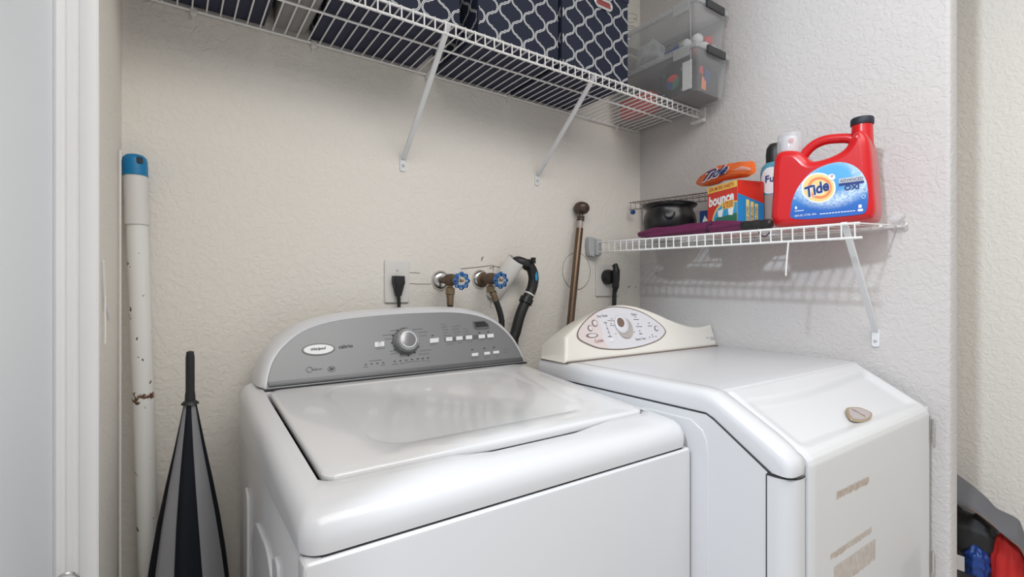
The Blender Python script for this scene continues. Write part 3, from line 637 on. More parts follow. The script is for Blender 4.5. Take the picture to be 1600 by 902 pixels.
for u, v, w, h in ((945, 505, 6, 1.6), (948, 514, 3, 2), (950, 520, 3, 2), (952, 526.5, 7, 2), (954.5, 499, 3, 1.6), (953.5, 501.8, 12, 1.2), (953.8, 506, 2.6, 1.6), (955.5, 509, 8, 1.4), (991.5, 496, 2.4, 2), (993, 499.8, 10, 1.5), (996, 506.5, 2.4, 2), (997.5, 510.8, 11, 1.5),
                   (998.5, 517.5, 2.4, 2), (1000, 522, 5, 2.6), (1013, 505.3, 2.6, 2), (1014.5, 509.8, 8, 1.5), (1018, 523.8, 2.4, 1.8), (1014, 527.5, 2.2, 2), (1019, 526.8, 4, 1.2), (1024, 526.3, 2.2, 2), (966, 498.3, 9, 1), (976.5, 526.5, 5, 1), (961, 522, 2, 1.6), (990, 519.5, 3, 1.2)):
    dash(fd, b_, u, v, w*.85, h*.62, .02, .0024)
stuff(obj('printed_markings', b_, M['ink2'], dc))
for cx, cy, rx, ry, rot in ((928, 505.7, 4.4, 5.8, -.5), (921, 513.5, 3.9, 5, -.35), (924, 525, 9.5, 3.6, -.03), (1024.5, 513.8, 3.2, 4.4, -.4)):
    bt = pxplate(fd, ell(cx, cy, rx, ry, 20, rot), M['brown'], 'button', dc, .002, .0006, .0015)
    pxplate(fd, ell(cx+.3, cy, rx*.72, ry*.75, 16, rot), M['panelp'], 'button_face', bt, .002, .0005, .0024)
pxplate(fd, ell(954.5, 532, 3.8, 3.2, 16), M['btn'], 'button', dc, .002, .0005, .0015)
kc = fd.px(975, 513)
b_ = bm_new(); lathe(b_, [(.031, 0), (.0305, .002), (.029, .004), (0, .004)], fd.w(kc[0], kc[1], .0018), fd.n, 36); obj('dial_skirt', b_, M['taupe'], dc)
kc = fd.px(969.5, 508)
b_ = bm_new(); lathe(b_, [(.0255, 0), (.025, .003), (.0225, .005), (.013, .0062), (0, .0062)], fd.w(kc[0], kc[1], .0045), fd.n, 36); obj('dial', b_, M['panelp'], dc)
kc = fd.px(965.5, 505.5)
b_ = bm_new(); lathe(b_, [(.0135, 0), (.0125, .0014), (.010, .002), (0, .0018)], fd.w(kc[0], kc[1], .0104), fd.n, 28); obj('dial_button', b_, M['brown'], dc)
b_ = bm_new()
for u, v, w, h in ((1105, 528, 4, 1.6), (1112, 527.5, 6, 1.2), (1113, 530.3, 7, 1.6)): dash(fd, b_, u, v, w, h, -.05, .0006)
stuff(obj('corner_logo', b_, M['greypl'], dc))
# ------------------------------------------------------------------ upper wire shelf
ZU = 1.685; YU = .966
sh = thing('wire_shelf', 'long white wire shelf with two diagonal braces high on the back wall', 'shelf', (.68, 1.1, ZU))
def tpart(name, pts, r, m, root, seg=8): return obj(name, tube(bm_new(), pts, r, seg), m, root)
tpart('back_rail', [(XL+.003, 1.222, ZU-.003), (1.432, 1.222, ZU-.003)], .003, M['wire'], sh)
tpart('middle_rail', [(XL+.003, 1.075, ZU-.0035), (1.432, 1.075, ZU-.0035)], .0026, M['wire'], sh)
tpart('front_rail', [(XL+.003, YU+.003, ZU+.002), (1.436, YU+.003, ZU+.002)], .0029, M['wire'], sh)
tpart('lip_rail', [(XL+.003, YU+.002, ZU-.023), (1.436, YU+.002, ZU-.023)], .0029, M['wire'], sh)
b_ = bm_new(); tube(b_, [(0, 1.224-1.1, 0), (0, YU+.006-1.1, .0028), (0, YU+.001-1.1, .0044), (0, YU-.0015-1.1, .002), (0, YU-.0015-1.1, -.025)], .0017, 6)
wme = finish(b_, 'deck_wire', M['wire'])
for k in range(59):
    o = bpy.data.objects.new('deck_wire', wme); C.objects.link(o); o.parent = sh; o.location = (XL+.014+k*.02545-.68, 0, 0)
for u, v in ((302, 21), (489, 72), (667, 118), (793, 152), (963, 197)):
    p = on(u, v, y=YB); b_ = bm_new(); box(b_, (p.x-.006, YB-.013, ZU-.012), (p.x+.006, YB, ZU+.002), .002); box(b_, (p.x-.004, YB-.006, ZU-.022), (p.x+.004, YB, ZU-.011), .0015); obj('wall_clip', b_, M['plate'], sh)
def beam(name, p0, p1, w, t, m, root, side):
    """pressed steel strap from p0 to p1"""
    p0, p1 = Vector(p0), Vector(p1); d = (p1-p0).normalized(); sx = Vector(side); nn = d.cross(sx).normalized(); b = bm_new()
    prof = [(-w/2, 0), (-w/2, t), (-w/2+.0015, t+.0012), (w/2-.0015, t+.0012), (w/2, t), (w/2, 0), (w/2-.002, -.0005), (-w/2+.002, -.0005)]
    N = 14; loops = []
    for i in range(N+1):
        f = i/N; k = 1 if .06 < f < .94 else .55
        loops.append([p0+(p1-p0)*f+sx*a+nn*(c*k) for a, c in prof])
    loft(b, loops); return obj(name, b, m, root)
def brace(root, p0, p1, side, wn, wallpt):
    """strap, wall foot and screw; wn: normal of the wall at the foot"""
    br = beam('brace', p0, p1, .0125, .006, M['bracket'], root, side)
    side, wn = Vector(side), Vector(wn); f = Fr(wallpt, side, (0, 0, 1))
    if f.n.dot(wn) < 0: f = Fr(wallpt, -side, (0, 0, 1))
    b = bm_new(); plate(b, [rrect(.0165, .046, .005)], f.M(), .0035, .001, c=.0002); ft = obj('brace_foot', b, M['bracket'], br)
    b = bm_new(); lathe(b, [(.0042, 0), (.0040, .0012), (.0025, .0022), (0, .0023)], f.w(0, -.008, .0035), f.n, 12); obj('screw', b, M['greypl'], br)
for xx, zf in ((.507, 1.433), (.957, 1.450)):
    brace(sh, (xx, YU+.003, ZU+.004), (xx, YB-.006, zf+.012), (1, 0, 0), (0, -1, 0), (xx, YB, zf))
b_ = bm_new(); box(b_, (1.428, .952, ZU-.037), (XR-.0005, 1.0, ZU-.027), .002); box(b_, (1.438, .952, ZU-.03), (XR-.0005, 1.0, ZU+.012), .002); obj('end_bracket', b_, M['plate'], sh)
# ------------------------------------------------------------------ fabric bins on the upper shelf
def trellis(bm, fr, w, h, PW=.073, PH=.069, off=(0, 0)):
    """double-line printed trellis on a face w x h (origin at its lower left)"""
    half = []
    for k in range(9): a = k/8*PI/2; half.append((.46*(1-math.cos(a)), .44*math.sin(a)))     # from the waist out into the lobe
    S = half+[(.5, .45), (.5, .55)]+[(1-x, 1-y) for x, y in half[::-1]]
    S = [(.085+.83*x, y) for x, y in S]     # neighbouring waves stay just apart at the waist
    def clip(p): return .002 < p[0] < w-.002 and .002 < p[1] < h-.002
    for i in range(-2, int(2*w/PW)+3):
        for j in range(-2, int(2*h/PH)+3):
            if (i+j) % 2: continue
            for sy in (1, -1):
                P = [Vector(((i+x)*PW/2+off[0], (j+sy*y)*PH/2+off[1])) for x, y in S]
                for d in (-.0016, .0016):
                    Q = []
                    for k in range(len(P)):
                        t = (P[min(k+1, len(P)-1)]-P[max(k-1, 0)]).normalized(); n = Vector((-t.y, t.x)); Q.append((P[k]+n*(d-.0008), P[k]+n*(d+.0008)))
                    for k in range(len(Q)-1):
                        q = [Q[k][0], Q[k+1][0], Q[k+1][1], Q[k][1]]
                        if all(clip(p) for p in q): bm.faces.new([bm.verts.new(fr.w(p.x, p.y, .0006)) for p in q])
def fabric_bin(x0, x1, y0, y1, label, off=(0, 0), grommet=None, h=.27, z0=ZU+.0064, seed=0):
    rt = thing('fabric_bin', label, 'storage bin', ((x0+x1)/2, (y0+y1)/2, z0), 'navy trellis fabric bins on the upper shelf')
    rnd = random.Random(seed); b = bm_new(); box(b, (x0, y0, z0+.003), (x1, y1, z0+h), .006, 2)
    bmesh.ops.subdivide_edges(b, edges=b.edges[:], cuts=1)
    bd_ = obj('body', b, M['navy'], rt)
    b = bm_new(); box(b, (x0+.002, y0+.002, z0), (x1-.002, y1-.002, z0+.006), .002); obj('base', b, M['navyb'], rt)
    b = bm_new(); box(b, (x0-.002, y0-.002, z0+h-.022), (x1+.002, y1+.002, z0+h+.002), .003); obj('rim_band', b, M['navyb'], rt)
    f1 = Fr((x0, y0, z0+.004), (1, 0, 0), (0, 0, 1)); b = bm_new(); trellis(b, f1, x1-x0, h-.03, off=off); stuff(obj('front_print', b, M['print'], bd_))
    f2 = Fr((x0, y1, z0+.004), (0, -1, 0), (0, 0, 1)); b = bm_new(); trellis(b, f2, y1-y0, h-.03, off=off); stuff(obj('side_print', b, M['print'], bd_))
    if grommet:
        a, c = f1.px(*grommet); b = bm_new()
        plate(b, [rrect(.072, .030, .0148, 8, a, c), rrect(.056, .015, .0073, 8, a, c)], f1.M(), .004, .0012, c=.0003); g = obj('grommet', b, M['chrome'], rt)
        b = bm_new(); plate(b, [rrect(.057, .016, .0075, 8, a, c)], f1.M(), .0012, 0, c=.0004); obj('grommet_opening', b, M['maroon'], g)
    return rt
fabric_bin(-.066, .178, .985, 1.226, 'leftmost navy fabric bin on the upper shelf, only its base in view', seed=1)
fabric_bin(.272, .546, .985, 1.226, 'navy trellis fabric bin just left of the first shelf brace', (.03, .02), seed=2)
fabric_bin(.592, .840, .985, 1.226, 'navy trellis fabric bin between the two shelf braces', (-.015, .012), seed=3)
fabric_bin(.850, 1.108, .985, 1.226, 'navy trellis fabric bin with a metal grommet handle beside the clear boxes', (.01, .0), (942, 7), seed=4)
b_ = bm_new(); rnd = random.Random(3)
def lump(bm, c, r, amp=.12, fr=5, seed=0, sub=3, zmin=None):
    t = bmesh.new(); bmesh.ops.create_icosphere(t, subdivisions=sub, radius=1); rd = random.Random(seed); ph = [rd.uniform(0, 6.28) for _ in range(9)]
    for v in t.verts:
        n = v.co.copy(); k = 1+amp*(math.sin(fr*n.x+ph[0])*math.sin(fr*n.y+ph[1])+math.sin(fr*1.7*n.z+ph[2]+2*n.x)*.6+math.sin(fr*2.3*n.y+ph[3]+3*n.z)*.4)
        v.co = Vector((c[0]+n.x*r[0]*k, c[1]+n.y*r[1]*k, c[2]+n.z*r[2]*k))
        if zmin is not None: v.co.z = max(v.co.z, zmin)
    merge(bm, t); return bm
t_ = bmesh.new(); box(t_, (.190, 1.0, ZU+.0060), (.262, 1.221, ZU+.21), .012, 3); bmesh.ops.subdivide_edges(t_, edges=t_.edges[:], cuts=2)
for v in t_.verts:
    v.co.x += .006*math.sin(v.co.y*40)*math.sin(v.co.z*31+1)
    v.co.y += .004*math.sin(v.co.z*40+v.co.x*30)
for v in t_.verts: v.co.x = max(.182, min(.266, v.co.x))
merge(b_, t_); o = obj('canvas_bag', b_, M['greycl'], None, 60); centre_origin(o); tag(o, 'folded grey canvas bag between two navy bins on the upper shelf', 'bag')
# ------------------------------------------------------------------ clear boxes at the right end of the upper shelf
def clear_box(x0, x1, y0, y1, z0, h, label, latchq):
    rt = thing('clear_storage_box', label, 'storage box', ((x0+x1)/2, (y0+y1)/2, z0), 'clear plastic boxes stacked on the upper shelf')
    tp = .010; b = bm_new()
    def rr_(ins, z, r=.014):
        return [Vector((x, y, z)) for x, y in rrect(x1-x0-2*ins, y1-y0-2*ins, r, 5, (x0+x1)/2, (y0+y1)/2)]
    loft(b, [rr_(tp, z0), rr_(tp*.4, z0+h*.6), rr_(.001, z0+h*.88), rr_(.0, z0+h), rr_(.0015, z0+h), rr_(.0025, z0+h*.88), rr_(tp*.4+.0015, z0+h*.6), rr_(tp+.0015, z0+.0015)])
    obj('tub', b, M['clear'], rt, 40)
    b = bm_new(); loft(b, [rr_(-.003, z0+h-.010), rr_(-.005, z0+h-.008), rr_(-.005, z0+h+.003), rr_(-.002, z0+h+.006), rr_(.012, z0+h+.006), rr_(.016, z0+h+.002), rr_(.016, z0+h+.0005), rr_(.0005, z0+h+.0005), rr_(-.002, z0+h-.010)]); obj('lid', b, M['clear2'], rt, 40)
    cx = (x0+x1)/2
    b = bm_new(); box(b, (cx-.042, y0-.012, z0+h-.020), (cx+.050, y0-.0045, z0+h+.004), .003, 2); obj('latch', b, M['latch'], rt)
    b = bm_new(); box(b, (x0-.0085, y0+.02, z0+h-.03), (x0-.005, y0+.075, z0+h+.002), .0015); obj('lid_tab', b, M['clear2'], rt)
    b = bm_new(); tube(b, [Vector((x0+.006, y0+.022, z0+.004)), Vector((x0+.002, y0+.021, z0+h*.6)), Vector((x0-.001, y0+.020, z0+h-.012))], .0016, 6); obj('corner_rib', b, M['clear2'], rt)
    return rt
bx0, bx1, by0, by1 = 1.270, 1.4385, .868, 1.212; bz = ZU+.0066; bh = .132
clear_box(bx0, bx1, by0, by1, bz, bh, 'lower of two stacked clear plastic boxes, holding a black carton', None)
clear_box(bx0+.004, bx1-.001, by0+.004, by1-.004, bz+bh+.0065, .132, 'upper of two stacked clear plastic boxes, filled with loose bottles', None)
ct = thing('black_carton', 'black carton with a coloured disc and white label inside the lower clear box', 'carton', (1.35, .98, bz+.002))
cx0 = bx0+.018
b_ = bm_new(); box(b_, (cx0, .893, bz+.0025), (1.420, 1.015, bz+.086), .001); cb = obj('carton_body', b_, M['blackpl'], ct)
fb = Fr((cx0, 0, 0), (0, -1, 0), (0, 0, 1))
pc = (-.965, bz+.052)
for k, mm in enumerate(('b_red', 'bluebox', 'b_green')):
    a0 = 2*PI*k/3+.5; b_ = bm_new(); plate(b_, [[pc]+[(pc[0]+.024*math.cos(a0+t*2*PI/3/8), pc[1]+.024*math.sin(a0+t*2*PI/3/8)) for t in range(9)]], fb.M(), .0004, 0, c=.0002); obj('printed_disc_sector', b_, M[mm], cb)
for dx_, dz_ in ((-.033, .03), (.033, .03), (-.033, -.032), (.033, -.032)):
    b_ = bm_new(); plate(b_, [ell(pc[0]+dx_, pc[1]+dz_, .0045, .006, 12)], fb.M(), .0006, 0, c=.0002); obj('printed_dot', b_, M['silvercap'], cb)
b_ = bm_new(); box(b_, (cx0-.003, .895, bz+.012), (cx0-.0015, .927, bz+.098)); o = obj('paper_card', b_, M['white'], None); centre_origin(o); tag(o, 'white paper card standing in front of the black carton', 'card')
ff_ = Fr((0, .893, 0), (1, 0, 0), (0, 0, 1))
for q, mm in (([(1.330, bz+.02), (1.352, bz+.018), (1.356, bz+.05), (1.334, bz+.06)], 'tor'), ([(1.345, bz+.05), (1.372, bz+.04), (1.38, bz+.08), (1.35, bz+.085)], 'bluebox'), ([(1.322, bz+.066), (1.340, bz+.064), (1.338, bz+.088), (1.322, bz+.086)], 'b_red')):
    b_ = bm_new(); plate(b_, [q], ff_.M(), .0005, 0, c=.0002); obj('printed_shape', b_, M[mm], cb)
b_ = bm_new(); box(b_, (bx0+.020, 1.055, bz+.0025), (1.345, 1.185, bz+.06), .003); o = obj('red_packet', b_, M['redf'], None); centre_origin(o); tag(o, 'red packet lying at the back of the lower clear box', 'packet')
b_ = bm_new(); box(b_, (1.352, 1.055, bz+.0025), (1.42, 1.185, bz+.05), .003); o = obj('grey_packet', b_, M['greige'], None); centre_origin(o); tag(o, 'grey-brown packet beside the red packet in the lower clear box', 'packet')
uz = bz+bh+.0065+.0018
b_ = bm_new(); lump(b_, (1.339, 1.090, uz+.052), (.033, .050, .055), .10, 5, 5, 4, uz+.0005); o = obj('plastic_bag', b_, M['bagpl'], None, 60); centre_origin(o); tag(o, 'crumpled cloudy plastic bag in the upper clear box', 'bag')
bt = thing('spray_bottle', 'dark blue bottle with a silver cap lying in the upper clear box', 'bottle', (1.30, .98, uz))
ax = Vector((-.25, -1, .06)).normalized(); p0 = Vector((1.336, 1.01, uz+.0205))
b_ = bm_new(); lathe(b_, [(0, 0), (.017, 0), (.019, .01), (.019, .05), (.014, .062)], p0, ax, 20); obj('bottle_body', b_, M['bluef'], bt)
b_ = bm_new(); lathe(b_, [(.014, .062), (.0185, .063), (.0185, .082), (.016, .085), (.008, .0835), (0, .0835)], p0, ax, 24); obj('cap', b_, M['silvercap'], bt)
for k, (x, y, z, r, mm, lb) in enumerate(((1.366, .908, .0185, .018, 'white', 'white ball lowest at the front of the upper clear box'), (1.403, .905, .0175, .017, 'white', 'white ball at the right front of the upper clear box'), (1.396, .915, .0505, .0165, 'redf', 'red ball on top of the white balls in the upper clear box'),
                                        (1.362, .928, .0515, .018, 'white', 'white ball above the others at the left of the red ball'), (1.376, .944, .019, .018, 'tor', 'orange ball behind the white balls in the upper clear box'))):
    b_ = bm_new(); lathe(b_, [(0, -r)]+[(r*math.cos(a), r*math.sin(a)) for a in [(-.5+i/10)*PI for i in range(1, 10)]]+[(0, r)], (x, y, uz+z), (0, 0, 1), 18); o = obj('ball', b_, M[mm], None, 180); centre_origin(o); tag(o, lb, 'ball', 'balls in the upper clear box')
jr = thing('small_jar', 'small grey jar with a dark lid behind the balls in the upper clear box', 'jar', (1.398, .975, uz))
b_ = bm_new(); lathe(b_, [(0, .0005), (.018, .0005), (.020, .004), (.020, .058), (.016, .064)], (1.398, .975, uz), (0, 0, 1), 20); obj('jar_body', b_, M['greypl'], jr)
b_ = bm_new(); lathe(b_, [(.0172, .064), (.0172, .082), (.015, .084), (0, .084)], (1.398, .975, uz), (0, 0, 1), 20); obj('jar_lid', b_, M['latch'], jr)
b_ = bm_new(); box(b_, (1.355, 1.01, uz+.0005), (1.42, 1.09, uz+.07), .006, 2); o = obj('grey_pouch', b_, M['greycl'], None); centre_origin(o); tag(o, 'small grey pouch at the back of the upper clear box', 'pouch')
b_ = bm_new(); tube(b_, [Vector((1.31+.028*math.cos(a*.52)+.001*a*.2, 1.165+.022*math.sin(a*.52), uz+.145+.0016*a+.006*math.sin(a*.21))) for a in range(50)], .0012, 6)
o = obj('wire_coil', b_, M['chrome'], None); centre_origin(o); tag(o, 'loose coil of silver wire on the upper clear box lid', 'wire coil')
# ------------------------------------------------------------------ lower wire shelf on the right wall
ZL = 1.2525; XF = 1.199
s2 = thing('wire_shelf', 'short white wire shelf on the right wall above the dryer', 'shelf', (1.32, .83, ZL))
def zfr(y): return 1.239+(y-.431)*(1.258-1.239)/(1.23-.431)
tpart('back_rail', [(1.441, .425, ZL-.003), (1.441, 1.226, ZL-.003)], .0028, M['wire'], s2)
tpart('middle_rail', [(1.33, .43, (ZL+zfr(.43))/2-.0035), (1.33, 1.226, (ZL+zfr(1.226))/2-.0035)], .0024, M['wire'], s2)
tpart('front_rail', [(XF, .427, zfr(.427)), (XF, 1.218, zfr(1.218))], .0029, M['wire'], s2)
tpart('lip_rail', [(XF, .423, zfr(.423)-.031), (XF, 1.218, zfr(1.218)-.033)], .0029, M['wire'], s2)
b_ = bm_new(); tube(b_, [(.121, 0, 0), (-.108, 0, .001), (-.1185, 0, .0005), (-.1235, 0, -.003), (-.1235, 0, -.034)], .0017, 6); wme = finish(b_, 'deck_wire', M['wire'])
for k in range(31):
    y = .436+k*.0254; o = bpy.data.objects.new('deck_wire', wme); C.objects.link(o); o.parent = s2
    ang = math.atan2(zfr(y)-ZL, .24); o.location = (0, y-.83, (zfr(y)-ZL)/2); o.rotation_euler = (0, ang, 0)
b_ = bm_new(); tube(b_, spline([(1.441, .428, ZL-.003), (1.437, .418, ZL+.002), (1.428, .414, ZL), (1.432, .420, ZL-.006), (1.441, .424, ZL-.004)], 4, False), .0024, 7); obj('rail_end_loop', b_, M['wire'], s2)
p0 = on(1318, 366, x=XF); brace(s2, (XF, p0.y, zfr(p0.y)+.002), (XR-.006, .480, .992), (0, 1, 0), (-1, 0, 0), (XR, .481, .977))
b_ = bm_new(); fbk = Fr((0, YB, 0), (1, 0, 0), (0, 0, 1)); plate(b_, [[(p[0], p[1]) for p in spline(fbk.pxs([(914, 374), (918, 371.5), (931, 377), (933, 382), (932, 398), (928, 402), (917, 401), (914, 396)]), 3)]], fbk.M(), .022, .003, c=.0005); eb = obj('end_clip', b_, M['greypl'], s2)
for v in (376.5, 398):
    a, c = fbk.px(917.5, v); b_ = bm_new(); lathe(b_, [(.0028, 0), (.0022, .0012), (0, .0015)], fbk.w(a, c, .0222), fbk.n, 10); obj('screw', b_, M['greypl'], eb)
b_ = bm_new(); box(b_, (1.188, 1.196, 1.214), (1.212, 1.222, 1.268), .003); obj('rail_socket', b_, M['greypl'], s2)
p1 = on(1232, 378, x=XF-.004); b_ = bm_new(); tube(b_, [Vector((p1.x, p1.y, zfr(p1.y)-.031)), Vector((p1.x-.001, p1.y+.002, 1.185)), Vector((p1.x+.001, p1.y+.006, 1.150)), on(1228, 431, x=XF-.003)], .0019, 6)
o = obj('cord', b_, M['wire'], None); tag(o, 'short white cord hanging below the lower wire shelf', 'cord'); centre_origin(o)
# ------------------------------------------------------------------ detergent jug
ZJ = 1.2525
JX = 1.290
jug = thing('detergent_jug', 'large red laundry detergent jug with a blue label and black spout cap', 'detergent jug', (1.30, .51, ZJ))
JE = Vector((math.sin(math.radians(10)), -math.cos(math.radians(10)), 0)); JO = Vector((1.240, .60, 0)); JN = JE.cross(UP)
fl = Fr(JO, JE, UP); fj = Fr(JO-JN*.056, JE, UP); fjm = Fr(JO-JN*.044, JE, UP)
JB = [(1211, 354), (1208, 300), (1209, 262), (1213, 244), (1224, 236), (1246, 236), (1258, 244), (1268, 252), (1288, 251), (1312, 245), (1328, 236), (1337, 222), (1352, 212), (1366, 226), (1371, 262), (1374, 305), (1376, 328), (1373, 342), (1362, 348), (1290, 352)]
L = [(a, max(b2, ZJ)) for a, b2 in [Fr(JO-JN*(.014+.062*max(0, min(1, (u-1270)/90))), JE, UP).px(u, v) for u, v in JB]]; L = [(p[0], max(p[1], ZJ)) for p in spline(L, 3)]
b_ = bm_new(); plate(b_, [L], fj.M(), .112, .018, 4, c=-.056); jb = obj('body', b_, M['red'], jug, 45)
hp = [fj.w(*fjm.px(*q)) for q in ((1252, 246), (1258, 236), (1270, 225), (1287, 217.5), (1306, 215), (1325, 215), (1342, 222))]
b_ = bm_new(); tube(b_, spline(hp, 5, False), .0115, 14); obj('handle', b_, M['red'], jug, 60)
q0, q1 = fj.w(*fjm.px(1345, 244)), fj.w(*fjm.px(1345.5, 193))
b_ = bm_new(); d = (q1-q0); tube(b_, [q0+d*t for t in (0, .25, .5, .75, 1.0)], [.0225, .0228, .0222, .0212, .0205], 24); obj('spout', b_, M['red'], jug, 60)
b_ = bm_new(); tube(b_, [q1-d*.02, q1+d*.03, q1+d*.17, q1+d*.20], [.0225, .0232, .0228, .021], 24); obj('spout_cap', b_, M['umbn'], jug, 40)
pt_ = fj.w(*fjm.px(1232, 238))
b_ = bm_new(); lathe(b_, [(.020, -.008), (.0205, .010), (.0185, .034), (.0175, .040), (0, .041)], pt_, (0, 0, 1), 24); tp_ = obj('tap', b_, M['twhite'], jug)
b_ = bm_new(); lathe(b_, [(.0065, 0), (.006, .004), (0, .005)], pt_+Vector((-.0165, -.010, .026)), (-.9, -.5, 0), 14); obj('tap_button', b_, M['red'], tp_)
b_ = bm_new(); lathe(b_, [(.0295, -.004), (.0295, .004), (.0285, .043), (.026, .047), (0, .047), (0, .0455), (.0255, .0455), (.0272, .042), (.0282, .004), (.0282, -.004)], pt_, (0, 0, 1), 28); obj('measuring_cup', b_, M['clearw'], jug)
LB = [(1237, 341), (1235.5, 329), (1239, 310), (1249, 290), (1267, 270), (1290, 258), (1313, 253.5), (1332, 258), (1346, 269), (1354, 284), (1356.5, 304), (1355, 323), (1349, 334), (1320, 338), (1290, 340.5), (1262, 342.5)]
lab = pxplate(fl, LB, M['tlabel'], 'label', jug, .001, .0003, -.0002, 4)
def disc(fr, cx, cy, rx, ry, m, nm, c, parent, rot=0): return pxplate(fr, ell(cx, cy, rx, ry, 32, rot), M[m], nm, parent, .0004, 0, c)
disc(fl, 1279.3, 293.8, 26.7, 23.8, 'twhite', 'logo_disc', .0008, lab); disc(fl, 1279.3, 293.8, 24.2, 21.4, 'tyel', 'logo_ring', .0011, lab); disc(fl, 1281, 293.8, 19, 17, 'tor', 'logo_ring', .0014, lab)
disc(fl, 1281, 294, 14.5, 13, 'tyel', 'logo_ring', .0017, lab); disc(fl, 1300, 277, 5.5, 5, 'twhite', 'plus_disc', .0020, lab)
word_px('+', fl, (1297.2, 279.5), (1303, 279), M['ink2'], lab, c=.0026)
word_px('Tide', fl, (1260.6, 309.6), (1298.6, 296.2), M['twhite'], lab, 'logo_outline', c=.0023, bold=.085, shear=.22, tall=1.25)
word_px('Tide', fl, (1261.5, 308.8), (1297.6, 295.8), M['tblue'], lab, 'logo_lettering', c=.0030, bold=.035, shear=.22, tall=1.25)
pxplate(fl, [(1311, 279.5), (1350, 274.5), (1350.3, 283.5), (1311, 288)], M['silvercap'], 'banner', lab, .0004, 0, .0009); pxplate(fl, [(1311, 287), (1350, 282), (1350.3, 286), (1311, 291)], M['tblue'], 'banner_underline', lab, .0004, 0, .0012)
word_px('ADVANCED', fl, (1313, 285.2), (1348.5, 280.6), M['tblue'], lab, c=.0022, bold=.0, tall=1.1); word_px('OXI', fl, (1319.5, 297.8), (1343, 294.8), M['tblue'], lab, c=.0022, bold=.04, tall=.95)
word_px('150 FL OZ  1.17 GAL  4.43 L', fl, (1242, 339), (1276, 335.6), M['twhite'], lab, c=.0012, bold=.015, tall=1.5)
b_ = bm_new()
for k in range(12): dash(fl, b_, 1283+k*4.7, 334.5-k*.45, 3.6, 1.3, -.09, .0008)
for u, v, w, h in ((1249, 329.5, 14, 1), (1344, 322.5, 5, 5), (1344.5, 328.5, 8, 3.5), (1244, 325, 3, 4)): dash(fl, b_, u, v, w, h, -.09, .0008)
stuff(obj('small_print', b_, M['twhite'], lab))
for u, v, r in ((1351, 297, 3.2), (1349.5, 307.5, 2.8), (1330, 261.5, 2), (1242, 310, 1.4), (1336, 268, 2.2), (1332, 271, 1.5)):
    P = fl.pxs(ell(u, v, r, r, 16)); obj('bubble', tube(bm_new(), [fl.w(a, b2, .0012) for a, b2 in P+P[:1]], .0005, 5), M['twhite'], lab)
b_ = bm_new(); lump(b_, (1.412, .430, ZJ+.016), (.016, .016, .014), .2, 5, 4, 2, ZJ+.0005); o = obj('plastic_wrap', b_, M['clear2'], None, 60); centre_origin(o); tag(o, 'small crumpled clear plastic wrap at the near end of the lower shelf', 'plastic wrap')
# ------------------------------------------------------------------ dryer-sheet carton
Lp, Rp = Vector((1.276, .836, 0)), Vector((1.240, .724, 0)); zb, hb_ = 1.2565, .134
car = thing('dryer_sheet_carton', 'red and blue dryer sheet carton with a yellow top strip', 'carton', ((Lp+Rp)/2+Vector((.04, 0, zb))))
fq = Fr(Lp+Vector((0, 0, zb)), Rp-Lp, (0, 0, 1)); cw = (Rp-Lp).length; cd = .088
b_ = bm_new(); t_ = bmesh.new(); box(t_, (0, 0, -cd), (cw, hb_, 0), .0008, 1); merge(b_, t_, fq.M()); cbody = obj('carton_body', b_, M['b_red'], car)
def loc_plate(fr, L, m, nm, parent, c=.0003, d=.0004): return obj(nm, plate(bm_new(), [L], fr.M(), d, 0, c=c), M[m], parent)
loc_plate(fq, [(0.0005, hb_-.018), (cw-.0005, hb_-.018), (cw-.0005, hb_-.0005), (.0005, hb_-.0005)], 'b_yel', 'top_strip', cbody)
word('25% MORE SHEETS', fq, (.007, hb_-.0135), (cw-.012, hb_-.0135), M['b_redd'], cbody, c=.001, bold=.02, tall=1.1)
word('bounce', fq, (.007, hb_-.056), (cw-.011, hb_-.052), M['twhite'], cbody, c=.0012, bold=.04, shear=.1, tall=1.15)
arc = [(cw-.0005, .022)]+[(cw-.0005, .078)]+[(cw*.60+.052*math.cos(a), .022+.060*math.sin(a)) for a in [PI/2+k*PI/20*.98 for k in range(0, 11)]]
loc_plate(fq, arc, 'b_yel2', 'scene_border', cbody, .0003)
arc2 = [(cw-.0005, .022)]+[(cw-.0005, .075)]+[(cw*.62+.049*math.cos(a), .022+.055*math.sin(a)) for a in [PI/2+k*PI/20 for k in range(0, 11)]]
loc_plate(fq, arc2, 'b_blue2', 'scene_sky', cbody, .0007)
loc_plate(fq, [(cw*.26, .022), (cw-.0005, .022), (cw-.0005, .046), (cw*.8, .044), (cw*.55, .043), (cw*.31, .043)], 'b_green', 'scene_grass', cbody, .0009)
loc_plate(fq, [(.0005, .0005), (cw-.0005, .0005), (cw-.0005, .022), (.0005, .020)], 'b_blue', 'bottom_strip', cbody, .0005)
for x in (.40, .74): loc_plate(fq, [(cw*x, .044), (cw*x+.014, .042), (cw*x+.019, .064), (cw*x-.003, .061)], 'twhite', 'sheet_picture', cbody, .0012)
loc_plate(fq, rrect(.046, .021, .004, 4, cw*.72, .073), 'b_yel', 'size_box', cbody, .0012)
word('LARGE', fq, (cw*.56, .074), (cw*.88, .076), M['b_redd'], cbody, c=.0018, bold=.02, tall=.8); word('& SIZE', fq, (cw*.56, .0645), (cw*.88, .0665), M['b_redd'], cbody, c=.0018, bold=.02, tall=.8)
b_ = bm_new()
for x in (.08, .27, .46, .68): plate(b_, [ell(cw*x, .011, .0035, .0042, 10)], fq.M(), .0004, 0, c=.0009)
stuff(obj('printed_symbols', b_, M['twhite'], cbody))
fr2 = Fr(Rp+Vector((0, 0, zb)), -fq.n, (0, 0, 1))      # end panel facing the hall
